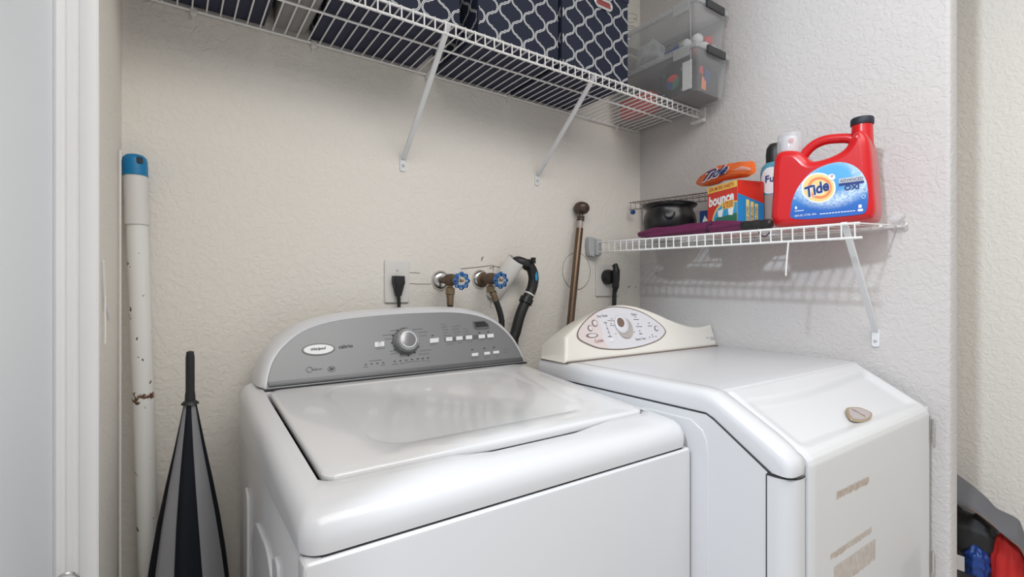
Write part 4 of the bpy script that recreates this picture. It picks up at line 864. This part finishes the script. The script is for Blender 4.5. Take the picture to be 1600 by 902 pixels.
loc_plate(fr2, [(.0005, .0005), (cd-.0005, .0005), (cd-.0005, .074), (cd*.5, .086), (.0005, .098)], 'b_blue', 'end_panel_blue', cbody)
for k in range(3): loc_plate(fr2, [(.028+k*.0145, .006), (.038+k*.0145, .006), (.038+k*.0145, .082-k*.005), (.028+k*.0145, .083-k*.005)], 'b_yel2', 'end_stripe', cbody, .0006)
for k, tx in enumerate(('LARGE LOAD', 'MEDIUM LOAD', 'SMALL LOAD')):
    word(tx, fr2, (.0355+k*.0145, .012), (.0355+k*.0145, .064), M['dkblue'], cbody, c=.0012, bold=.01, tall=1.2)
# pouch on the carton
def pillow(bm, L, fr, th, N=5):
    c = (sum(p[0] for p in L)/len(L), sum(p[1] for p in L)/len(L)); loops = []
    for s_ in (-1, 1):
        rng = range(N, -1, -1) if s_ < 0 else range(1, N+1)
        for k in rng:
            f = k/N; r = 1-f*.93; h = s_*th*math.sqrt(max(0, 1-r*r))
            loops.append([fr.w(c[0]+(p[0]-c[0])*r, c[1]+(p[1]-c[1])*r, h*(1+.16*math.sin(p[0]*190+p[1]*110)+.10*math.sin(p[0]*410-p[1]*230+f*5))) for p in L])
    loft(bm, loops); return bm
fp = Fr(fq.w(cw*.5, hb_+.004, -.022), fq.ex, Vector((0, 0, .9))-fq.n*.42)
PL = fp.pxs([(1087, 286), (1095, 276), (1112, 265), (1134, 257), (1158, 253), (1177, 252), (1181, 262), (1178, 272), (1158, 277), (1132, 281), (1108, 290), (1095, 291)])
po = thing('detergent_pouch', 'orange detergent pouch lying on top of the dryer sheet carton', 'pouch', fp.w(0, 0))
b_ = bm_new(); pillow(b_, [(p[0], p[1]) for p in spline(PL, 3)], fp, .016); pb = obj('pouch_body', b_, M['orange'], po, 60)
word_px('Tide', fp, (1104, 289), (1144, 275), M['twhite'], pb, 'logo_outline', c=.0185, bold=.08, shear=.5, tall=.8)
word_px('Tide', fp, (1105, 288.5), (1143, 275), M['dkblue'], pb, 'logo_lettering', c=.0192, bold=.03, shear=.5, tall=.8)
b_ = bm_new(); tube(b_, [fp.w(*fp.px(*q), .013) for q in ((1150, 271), (1163, 267), (1177, 268))], [.002, .006, .003], 8); obj('pouch_seal', b_, M['clear2'], po)
# bottle between carton and jug
bc = Vector((1.368, .688, ZJ+.002)); bo = thing('softener_bottle', 'softener bottle with a domed black cap between carton and jug', 'bottle', bc)
b_ = bm_new(); lathe(b_, [(0, 0), (.034, 0), (.038, .006), (.038, .10)], bc, (0, 0, 1), 28); obj('lower_body', b_, M['greige'], bo)
b_ = bm_new(); lathe(b_, [(.038, .10), (.038, .165), (.034, .182), (.026, .190), (0, .190)], bc, (0, 0, 1), 28); obj('upper_body', b_, M['teal'], bo)
b_ = bm_new(); lathe(b_, [(.024, .188), (.0245, .215), (.0225, .232), (.016, .243), (0, .247)], bc, (0, 0, 1), 28); obj('cap', b_, M['black'], bo, 60)
va = Vector((-bc.x, -bc.y, 0)).normalized(); a0 = math.atan2(va.y, va.x)-.35
def cyl(a, b2, rr=.0386): return bc+Vector((rr*math.cos(a0+a/rr), rr*math.sin(a0+a/rr), b2))
b_ = bm_new(); ctr_ = b_.verts.new(cyl(0, .138)); prev = None; rings_ = [[b_.verts.new(cyl(.032*f*math.cos(t*PI/12), .138+.036*f*math.sin(t*PI/12))) for t in range(24)] for f in (.35, .7, 1)]
for t in range(24):
    b_.faces.new((ctr_, rings_[0][t], rings_[0][(t+1) % 24]))
    for i in range(2): b_.faces.new((rings_[i][t], rings_[i+1][t], rings_[i+1][(t+1) % 24], rings_[i][(t+1) % 24]))
blab = obj('round_label', b_, M['twhite'], bo)
fbl = Fr(cyl(0, .138, .0396), Vector((-math.sin(a0), math.cos(a0), 0)), (0, 0, 1)); word('Fu', fbl, (-.012, -.004), (.010, -.004), M['tblue'], blab, c=.0002, bold=.02)
# ------------------------------------------------------------------ pot, folded umbrella, rack, box
pc_ = Vector((1.326, 1.006, ZL+.003)); pot = thing('cauldron', 'round black cauldron pot at the corner end of the lower shelf', 'pot', pc_)
b_ = bm_new(); lathe(b_, [(0, 0), (.045, 0), (.066, .012), (.081, .036), (.084, .058), (.079, .082), (.072, .095), (.073, .101), (.084, .108), (.086, .113), (.083, .116), (.074, .112), (.069, .10), (.072, .08), (.076, .058), (.06, .015), (0, .008)], pc_, (0, 0, 1), 44); obj('bowl', b_, M['pot'], pot, 40)
for sg in (1, -1):
    dv = Vector((-.80, -.60, 0))*sg; sd = Vector((.60, -.80, 0)); o_ = pc_+dv*.078+Vector((0, 0, .078))
    b_ = bm_new(); tube(b_, [o_+sd*.016*math.cos(t*PI/8)+dv*(.004+.008*math.sin(t*PI/8))+Vector((0, 0, -.016*math.sin(t*PI/8))) for t in range(9)], .0032, 8); obj('ear', b_, M['pot'], pot)
pu = thing('folded_umbrella', 'purple folded umbrella with a black grip lying along the lower shelf edge', 'umbrella', (1.226, .83, ZL+.006))
b_ = bm_new(); loops = []; rdn = random.Random(5); seg = 28
for i in range(25):
    f = i/24; y = 1.045-f*.345; R0 = .0168*min(1, .45+f*3.2)*(1 if f < .8 else 1-(f-.8)*1.6); zf_ = zfr(y); cz = zf_+.0185
    loops.append([Vector((1.2265+.002*math.sin(f*5)+R0*(1+.15*math.sin(5*t*2*PI/seg+f*7)+.07*math.sin(3*t*2*PI/seg-f*19))*math.cos(t*2*PI/seg), y, max(zf_+.0035, cz+R0*(1+.15*math.sin(5*t*2*PI/seg+f*7)+.07*math.sin(3*t*2*PI/seg-f*19))*math.sin(t*2*PI/seg)))) for t in range(seg)])
loft(b_, loops); pcn = obj('canopy', b_, M['purple'], pu, 60)
b_ = bm_new(); tube(b_, [Vector((1.2265+.0188*math.cos(t*2*PI/18), .792+.006*math.sin(t*.7), zfr(.79)+.0205+.0170*math.sin(t*2*PI/18))) for t in range(19)], .0035, 6); obj('tie_band', b_, M['purple_d'], pcn)
b_ = bm_new(); lathe(b_, [(0, 0), (.009, 0), (.0125, .005), (.0130, .018), (.0115, .026), (.0130, .034), (.0130, .048), (.0115, .054), (.0130, .062), (.0125, .076), (.009, .08), (0, .08)], (1.2255, .705, zfr(.705)+.0175), (0, -1, -.03), 20); obj('grip', b_, M['black'], pu)
b_ = bm_new(); tube(b_, spline([(1.2255, .626, ZL+.006), (1.211, .619, ZL-.006), (1.206, .628, ZL-.022), (1.206, .645, ZL-.018), (1.212, .652, ZL+.0)], 4, False), .0016, 6); obj('wrist_strap', b_, M['purple_d'], pu)
rk = thing('wire_rack', 'small brown wire rack standing against the wall behind the pot', 'wire rack', (1.41, 1.05, ZL+.003))
rz = 1.412
tpart('rack_front_rail', [(1.372, 1.215, rz), (1.372, .90, rz-.013)], .0016, M['wrack'], rk, 6); tpart('rack_lip_rail', [(1.372, 1.215, rz-.026), (1.372, .90, rz-.039)], .0016, M['wrack'], rk, 6); tpart('rack_back_rail', [(1.438, 1.215, rz), (1.438, .90, rz-.013)], .0016, M['wrack'], rk, 6)
b_ = bm_new(); tube(b_, [(1.438-1.41, 0, rz-rk.location.z), (1.372-1.41, 0, rz-rk.location.z), (1.372-1.41, 0, rz-.026-rk.location.z)], .0011, 5); rme = finish(b_, 'rack_wire', M['wrack'])
for k in range(15): o = bpy.data.objects.new('rack_wire', rme); C.objects.link(o); o.parent = rk; o.location = (0, 1.208-k*.0215-1.05, -.013*k/14)
for x in (1.436,):
    for y in (1.21, .905): tpart('rack_leg', [(x, y, rz), (x, y, ZL+.003)], .0016, M['wrack'], rk, 6)
b_ = bm_new(); lathe(b_, [(0, -.008), (.007, -.006), (.0085, 0), (.007, .006), (0, .008)], (1.374, 1.2, rz-.036), (0, 1, 0), 12); obj('blue_bead', b_, M['bluef'], rk)
bb = thing('blue_box', 'dark blue and white box behind the black pot on the lower shelf', 'box', (1.375, .873, ZL+.003))
b_ = bm_new(); box(b_, (1.335, .835, ZL+.035), (1.425, .902, ZL+.085), .0015); obj('box_lid', b_, M['bluebox'], bb)
b_ = bm_new(); box(b_, (1.337, .837, ZL+.003), (1.423, .900, ZL+.0355), .0015); obj('box_body', b_, M['white'], bb)
f3 = Fr((1.335, 0, 0), (0, -1, 0), (0, 0, 1)); loc_plate(f3, [(-.892, ZL+.05), (-.872, ZL+.052), (-.884, ZL+.07)], 'white', 'box_print', bb)
# ------------------------------------------------------------------ outlets, plugs and cords
def outlet(u0, v0, u1, v1, label):
    a, b2 = fbk.px(u0, v0), fbk.px(u1, v1); cx, cz_ = (a[0]+b2[0])/2, (a[1]+b2[1])/2; w, h = abs(b2[0]-a[0]), abs(a[1]-b2[1])
    rt = thing('wall_outlet', label, 'outlet', (cx, YB, cz_-h/2)); b = bm_new(); plate(b, [rrect(w, h, .004, 4, cx, cz_)], fbk.M(), .006, .0025, c=.0003); obj('cover_plate', b, M['plate'], rt)
    b = bm_new(); lathe(b, [(.003, 0), (.0026, .001), (0, .0013)], fbk.w(cx, cz_+h*.26, .0062), fbk.n, 10); obj('screw', b, M['greypl'], rt)
    b = bm_new(); plate(b, [ell(cx, cz_-h*.02, .0185, .0185, 28), ell(cx, cz_-h*.02, .0172, .0172, 28)], fbk.M(), .001, 0, c=.0058); obj('socket_rim', b, M['greypl'], rt); return rt, cx, cz_
outlet(600, 406.5, 638, 473, 'white outlet plate left of the water valves with a black plug')
p = on(623.5, 441, y=YB-.02); pl = thing('power_cord', 'black washer power cord plugged into the outlet left of the valves', 'power cord', (p.x, YB-.007, .3))
b_ = bm_new(); loops = []
for z_, w, d0, d1 in ((p.z+.016, .014, .0068, .024), (p.z+.0155, .015, .0068, .026), (p.z-.004, .015, .0068, .028), (p.z-.007, .0135, .008, .027), (p.z-.030, .0085, .010, .023), (p.z-.036, .007, .011, .022)):
    loops.append([Vector((p.x+x*w*.98, YB-y, z_)) for x, y in ((-1, d0), (1, d0), (1, d1*.9), (.8, d1), (-.8, d1), (-1, d1*.9))])
loft(b_, loops); obj('plug', b_, M['black'], pl)
tpart('cord', spline([(p.x, YB-.0165, p.z-.034), (p.x+.001, YB-.0165, p.z-.06), (p.x+.002, YB-.013, p.z-.15), (p.x+.004, YB-.011, .6), (p.x+.01, YB-.0105, .3)], 5, False), .0047, M['black'], pl, 10)
outlet(930, 412.5, 966, 463, 'white outlet plate with a large round plug behind the dryer')
p = on(952, 433, y=YB-.02); pl = thing('power_cord', 'thick black dryer cord with a round plug behind the dryer', 'power cord', (p.x, YB-.007, .3))
b_ = bm_new(); lathe(b_, [(0, 0), (.026, 0), (.0265, .012), (.022, .022), (.012, .026), (0, .026)], (p.x, YB-.0068, p.z), (0, -1, 0), 26); obj('plug', b_, M['black'], pl)
b_ = bm_new(); tube(b_, spline([(p.x+.008, YB-.036, p.z+.044), (p.x+.0085, YB-.043, p.z+.03), (p.x+.009, YB-.043, p.z), (p.x+.010, YB-.040, p.z-.03), (p.x+.011, YB-.036, p.z-.05)], 4, False), [.004]+[.010]*4+[.0135]*5+[.0125]*4+[.009]*3, 14); obj('plug_grip', b_, M['black'], pl, 60)
tpart('cord', spline([(p.x+.011, YB-.037, p.z-.045), (p.x+.011, YB-.033, p.z-.08), (p.x+.010, YB-.03, .8), (p.x+.0, YB-.025, .3)], 5, False), .0078, M['black'], pl, 12)
# ------------------------------------------------------------------ water valves
def valve(u, v, hu, hv, label, rust):
    e = on(u, v, y=YB); x, z = e.x, e.z; rt = thing('water_valve', label, 'valve', (x, YB, z-.03), 'blue handled water valves on the back wall')
    hy = x/((on(hu, hv, y=1).x)); hz = EYE.z+(on(hu, hv, y=hy).z-EYE.z)
    b = bm_new(); lathe(b, [(.028, 0), (.0278, .003), (.025, .009), (.019, .014), (.012, .016), (0, .016)], (x, YB, z), (0, -1, 0), 28); obj('escutcheon', b, M['chrome'], rt, 60)
    if rust:
        b = bm_new(); lathe(b, [(.0245, .0088), (.0195, .0143), (.012, .0166), (0, .0166)], (x+.001, YB, z-.001), (0, -1, 0), 24); obj('flange_rust', b, M['rustbody'], rt)
    b = bm_new(); tube(b, [(x, YB-.012, z), (x, YB-.045, z)], .0095, 14); obj('pipe_stub', b, M['rustbody'], rt)
    b = bm_new(); lathe(b, [(.010, 0), (.0145, .004), (.0165, .014), (.0165, .028), (.0145, .036), (.011, .04), (.011, .052), (.008, .054)], (x, YB-.038, z), (0, -1, 0), 18); obj('valve_body', b, M['rustbody'], rt)
    b = bm_new(); lathe(b, [(.0075, 0), (.0075, .012), (.0125, .014), (.0125, .030), (.0100, .032), (0, .032)], (x, YB-.058, z-.008), (0, 0, -1), 6 if rust else 16); obj('outlet_nut', b, M['brass'], rt)
    tpart('stem', [(x, YB-.085, z), (x, hy-.004, hz)], .0045, M['brass'], rt, 10)
    fw = Fr((x, hy, hz), (1, 0, 0), (0, 0, 1)); lob = []
    for k in range(64):
        a = 2*PI*k/64; r = .0222+.0020*math.cos(8*a); lob.append((r*math.cos(a), r*math.sin(a)))
    holes = [ell(.0152*math.cos(k*PI/4+.39), .0152*math.sin(k*PI/4+.39), .0034, .0019, 10, k*PI/4+.39+PI/2) for k in range(8)]
    b = bm_new(); plate(b, [lob]+holes, fw.M(), .008, .0018, c=-.004); hw = obj('handwheel', b, M['blue_h'], rt, 50)
    P = ell(0, 0, .0092, .0092, 24); obj('wheel_ring', tube(bm_new(), [fw.w(a, b2, .0042) for a, b2 in P+P[:1]], .0012, 6), M['silvercap'], hw)
    b = bm_new(); lathe(b, [(.0045, 0), (.0042, .003), (.002, .004), (0, .004)], fw.w(0, 0, .0035), fw.n, 12); obj('wheel_screw', b, M['brass'], hw)
    return x, z
x1_, z1_ = valve(688, 438, 721, 439, 'left blue-handled water valve with a bright chrome flange', False)
x2_, z2_ = valve(750, 436, 782, 438, 'right blue-handled water valve with a rusty flange', True)
def hose(x, z, pts, label, r=.0078):
    rt = thing('supply_hose', label, 'hose', (x, YB-.06, .4)); P = [Vector(p) for p in pts]
    d = (P[1]-P[0]).normalized()
    b = bm_new(); lathe(b, [(.0105, 0), (.0105, .006), (.0092, .008), (.0092, .026), (.008, .028), (0, .028)], P[0], d, 16); obj('ferrule', b, M['brass'], rt)
    tpart('hose', spline([P[0]+d*.02]+P[1:], 5, False), r, M['black'], rt, 12)
hose(x1_, z1_, [(x1_, YB-.058, z1_-.040), (x1_, YB-.058, z1_-.075), (x1_-.002, YB-.06, z1_-.14), (x1_-.004, YB-.045, .75), (x1_-.004, YB-.02, .42)], 'dark rubber supply hose under the left water valve')
hose(x2_, z2_, [(x2_+.004, YB-.062, z2_-.038), (x2_+.016, YB-.064, z2_-.068), (x2_+.030, YB-.066, z2_-.11), (x2_+.034, YB-.062, z2_-.16), (x2_+.034, YB-.04, .75), (x2_+.034, YB-.02, .42)], 'black rubber supply hose curving down from the right water valve', .0085)
# standpipe and drain hose
A, B = on(768, 462, y=YB+.012), on(807, 406, y=YB-.056); dd = (B-A).normalized()
sp = thing('standpipe', 'white plastic standpipe slanting out of the wall behind the valves', 'pipe', (A.x, YB, A.z))
b_ = bm_new(); R1, R0 = .0285, .0255; Lp_ = (B-A).length
lathe(b_, [(R1, 0), (R1, Lp_-.002), (R1-.001, Lp_), (R0, Lp_), (R0, .02), (0, .02)], A, dd, 30); obj('pipe', b_, M['pvc'], sp, 40)
for v in sp.children[0].data.vertices:
    if v.co.y+sp.location.y > YB-.0005: v.co.y = YB-.0005-sp.location.y
dh = thing('drain_hose', 'thick black washer drain hose hooked into the white standpipe', 'hose', (.83, YB-.06, .4))
HP = [B-dd*.04+Vector((.003, 0, 0)), B-dd*.008+Vector((.003, -.002, 0)), on(817, 411, y=YB-.066), on(828, 417, y=YB-.066), on(833.5, 432, y=YB-.064), on(831, 451, y=YB-.062), on(822, 470, y=YB-.060), on(813, 492, y=YB-.058), on(806, 518, y=YB-.056), on(801, 545, y=YB-.054)]
HP += [Vector((HP[-1].x, YB-.05, .7)), Vector((HP[-1].x, YB-.05, .4))]
HS = spline(HP, 6, False); tpart('hose', HS, .0155, M['black'], dh, 18)
def ring_on(P, i, r, h, m, nm, root):
    d = (P[i+1]-P[i-1]).normalized(); b = bm_new(); lathe(b, [(r*.9, -h/2), (r, -h/2), (r, h/2), (r*.9, h/2)], P[i], d, 22); return obj(nm, b, m, root)
ring_on(HS, 36, .0205, .016, M['blackpl'], 'coupling', dh); ring_on(HS, 33, .0168, .004, M['white'], 'cable_tie', dh); ring_on(HS, 16, .0178, .009, M['blackpl'], 'clamp', dh)
i = 17; b_ = bm_new(); pcl = HS[i]+Vector((.004, -.016, .014)); box(b_, pcl-Vector((.006, .005, .008)), pcl+Vector((.006, .006, .010)), .002); obj('clamp_ear', b_, M['blackpl'], dh)
b_ = bm_new(); fz = Fr(HS[24]+Vector((-.002, -.0162, 0)), (1, .2, 0), (.1, 0, 1)); plate(b_, [[(0, .014), (.006, .002), (.004, -.014), (-.004, -.012), (-.005, .004)]], fz.M(), .0012, .0003); obj('paint_mark', b_, M['b_blue2'], dh)
# bronze rod
T0, T1 = on(907, 344, y=1.203), on(897, 480, y=1.165); dr = (T1-T0); 
k = (T0.z-.004)/(-dr.z); F0 = T0+dr*k; F0.y = max(F0.y, 1.075)
rod = thing('finial_rod', 'bronze rod with a ball finial leaning against the back wall', 'rod', (F0.x, F0.y, 0))
dn = (F0-T0).normalized()
b_ = bm_new(); tube(b_, [T0+dn*.030, F0], .0118, 20); obj('shaft', b_, M['bronze'], rod)
b_ = bm_new(); tube(b_, [T0+dn*.004, T0+dn*.034], .0098, 20); obj('inner_shaft', b_, M['greige'], rod)
b_ = bm_new(); lathe(b_, [(0, -.002), (.0125, -.002), (.0125, .004), (.0108, .006), (.0125, .008), (.0125, .012), (.006, .014), (.0065, .020), (.010, .022), (.021, .028), (.0265, .038), (.0265, .046), (.022, .055), (.014, .060), (0, .0615)], T0, -dn, 26); obj('finial', b_, M['bronze_d'], rod, 50)
# ------------------------------------------------------------------ pole and golf umbrella in the left corner
PT, PB_ = Vector((-.0545, 1.188, 1.358)), Vector((-.031, 1.165, .55)); dpl = (PB_-PT)/(PT.z-PB_.z); PF = PT+dpl*PT.z
POLE_RUST = on(220, 621, y=1.173).z
pole = thing('painted_pole', 'rust-spotted white pole with a blue cap leaning in the left corner', 'pole', (PF.x, PF.y, 0))
def along(z): return PT+dpl*(PT.z-z)
b_ = bm_new(); tube(b_, [along(1.225), along(.005)], .0172, 24); obj('tube', b_, pole_mat(), pole)
b_ = bm_new(); tube(b_, [along(1.318), along(1.222)], [.0188, .0198], 24); obj('sleeve', b_, M['pvc'], pole)
b_ = bm_new(); lathe(b_, [(0, 0), (.0202, 0), (.0202, .026), (.019, .034), (.0145, .0395), (.008, .0415), (0, .042)], along(1.316), -dpl, 26); cap_ = obj('end_cap', b_, M['bluecap'], pole, 50)
b_ = bm_new(); fcp = Fr(along(1.344)+Vector((.008, -.0178, 0)), (1, .45, 0), (0, .15, 1)); plate(b_, [rrect(.010, .013, .003, 4)], fcp.M(), .002, .0005, c=-.0005); obj('hang_hole', b_, M['umbn'], cap_)
ux, uy = .0318, 1.085
um = thing('golf_umbrella', 'closed navy and pale grey striped umbrella standing on its handle', 'umbrella', (ux, uy, 0))
zt = on(297, 548, y=uy).z
b_ = bm_new(); lathe(b_, [(0, 0), (.0058, -.002), (.0072, -.012), (.0072, -.075), (.0082, -.082), (.0085, -.092), (.0135, -.096), (.0145, -.099), (.0, -.099)], (ux, uy, zt), (0, 0, 1), 16); obj('tip', b_, M['black'], um)
UP_ = [(-.096, .009), (-.13, .0145), (-.18, .023), (-.24, .034), (-.31, .046), (-.38, .056), (-.44, .063), (-.52, .067), (-.60, .066), (-.645, .060)]
NP = 8
for k in range(NP):
    b_ = bm_new(); loops = []
    for h, r in UP_:
        tw = .25*((-h-.096)/.5); row = []
        for j in range(7):
            a = 2*PI*(k+j/6)/NP+tw+.15; bul = 1+.10*math.sin(PI*j/6)-.16*abs(math.sin(PI*j/6+.5*k))*(r/.066)
            row.append(Vector((ux+r*bul*math.cos(a), uy+r*bul*.85*math.sin(a), zt+h+(.02*math.sin(PI*j/6) if h < -.63 else 0))))
        loops.append(row)
    loft(b_, loops, False, False, closed=False); bmesh.ops.solidify(b_, geom=b_.faces[:], thickness=-.0008)
    obj('canopy_panel', b_, M['umbn'] if k % 2 else M['umbw'], um, 60)
tpart('shaft', [(ux, uy, zt-.10), (ux, uy, .12)], .0055, M['black'], um, 10)
b_ = bm_new(); lathe(b_, [(0, 0), (.015, 0), (.017, .01), (.014, .06), (.016, .12), (.010, .14), (0, .14)], (ux, uy, .001), (0, 0, 1), 16); obj('handle', b_, M['black'], um)
q0, q1, q2 = on(161, 407, x=XL+.003), on(164, 470, x=XL+.003), on(170, 500, x=XL+.003)
b_ = bm_new(); tube(b_, [q0, q1, q2], .0016, 6); tube(b_, [q1+Vector((.0005, -.004, .02)), q1+Vector((.0005, -.003, -.06))], .0011, 6); o = obj('hanging_string', b_, M['wire'], None); tag(o, 'thin white cord hanging on the left wall beside the casing', 'cord')
b_ = bm_new(); tube(b_, [(XL+.004, 1.128, 1.35), (XL+.005, 1.118, .004)], .0020, 8); o = obj('slim_strip', b_, M['plate'], None); tag(o, 'slim white strip standing against the left wall behind the pole', 'strip')
# ------------------------------------------------------------------ bag by the hall wall
XB = 1.80
bag = thing('open_bag', 'grey fabric bag standing open by the hall wall', 'bag', (1.86, .36, 0))
upq = [(1470, 722), (1497, 744), (1520, 760), (1542, 778), (1556, 794), (1572, 803), (1590, 812), (1597, 824), (1604, 850), (1612, 900)]
loq = [(1470, 775), (1497, 787), (1515, 795), (1530, 804), (1548, 818), (1562, 830), (1580, 845), (1595, 858), (1604, 880), (1609, 920)]
U = spline([on(*q, x=XB+.02) for q in upq], 4, False); Lo = spline([on(*q, x=XB-.05) for q in loq], 4, False)
def bandf(s_, t):
    i = min(int(s_*(len(U)-1)), len(U)-2); f = s_*(len(U)-1)-i; a = U[i].lerp(U[i+1], f); b2 = Lo[i].lerp(Lo[i+1], f)
    return a.lerp(b2, t)+Vector((-.018*math.sin(PI*t)+.004*math.sin(14*s_+3*t), 0, 0))
b_ = bm_new(); slab(b_, bandf, (-1, 0, .2), 40, 8, .006); obj('flap', b_, M['bagg'], bag, 60)
tpart('flap_piping', Lo, .0022, M['brown'], bag, 6)
b_ = bm_new(); pts = [(1.955-.02, .60), (1.955-.02, .15), (1.84, .12), (1.835, .60)]
loft(b_, [[Vector((1.935, .62, .01)), Vector((1.935, .19, .01)), Vector((1.84, .19, .01)), Vector((1.84, .62, .01))], [Vector((1.945, .62, .25)), Vector((1.945, .19, .25)), Vector((1.835, .19, .25)), Vector((1.835, .62, .25))],
          [Vector((1.95, .60, .64)), Vector((1.95, .24, .36)), Vector((1.845, .24, .35)), Vector((1.845, .60, .62))]]); bmesh.ops.subdivide_edges(b_, edges=b_.edges[:], cuts=2); obj('bag_body', b_, M['bagg'], bag, 60)
b_ = bm_new(); c = on(1520, 838, x=XB+.02); lump(b_, c, (.035, .06, .06), .12, 5, 2); obj('mesh_lining', b_, M['darkf'], bag, 60)
b_ = bm_new(); c = on(1530, 872, x=XB); lump(b_, (c.x-.004, c.y+.004, c.z-.012), (.026, .027, .045), .12, 7, 7, 4); o = obj('blue_pouch', b_, M['bluef'], None, 60); centre_origin(o); tag(o, 'crumpled blue nylon pouch in the open grey bag', 'pouch')
b_ = bm_new(); c = on(1578, 880, x=XB+.010); lump(b_, (c.x, c.y, c.z-.02), (.028, .037, .105), .08, 8, 11, 4); o = obj('red_garment', b_, M['redf'], None, 60); centre_origin(o); tag(o, 'bright red garment bundled in the open grey bag', 'garment')
b_ = bm_new(); c = on(1500, 880, x=XB-.035); box(b_, (c.x, c.y-.009, c.z-.02), (c.x+.0012, c.y+.012, c.z+.02)); obj('tag', b_, M['white'], bag)
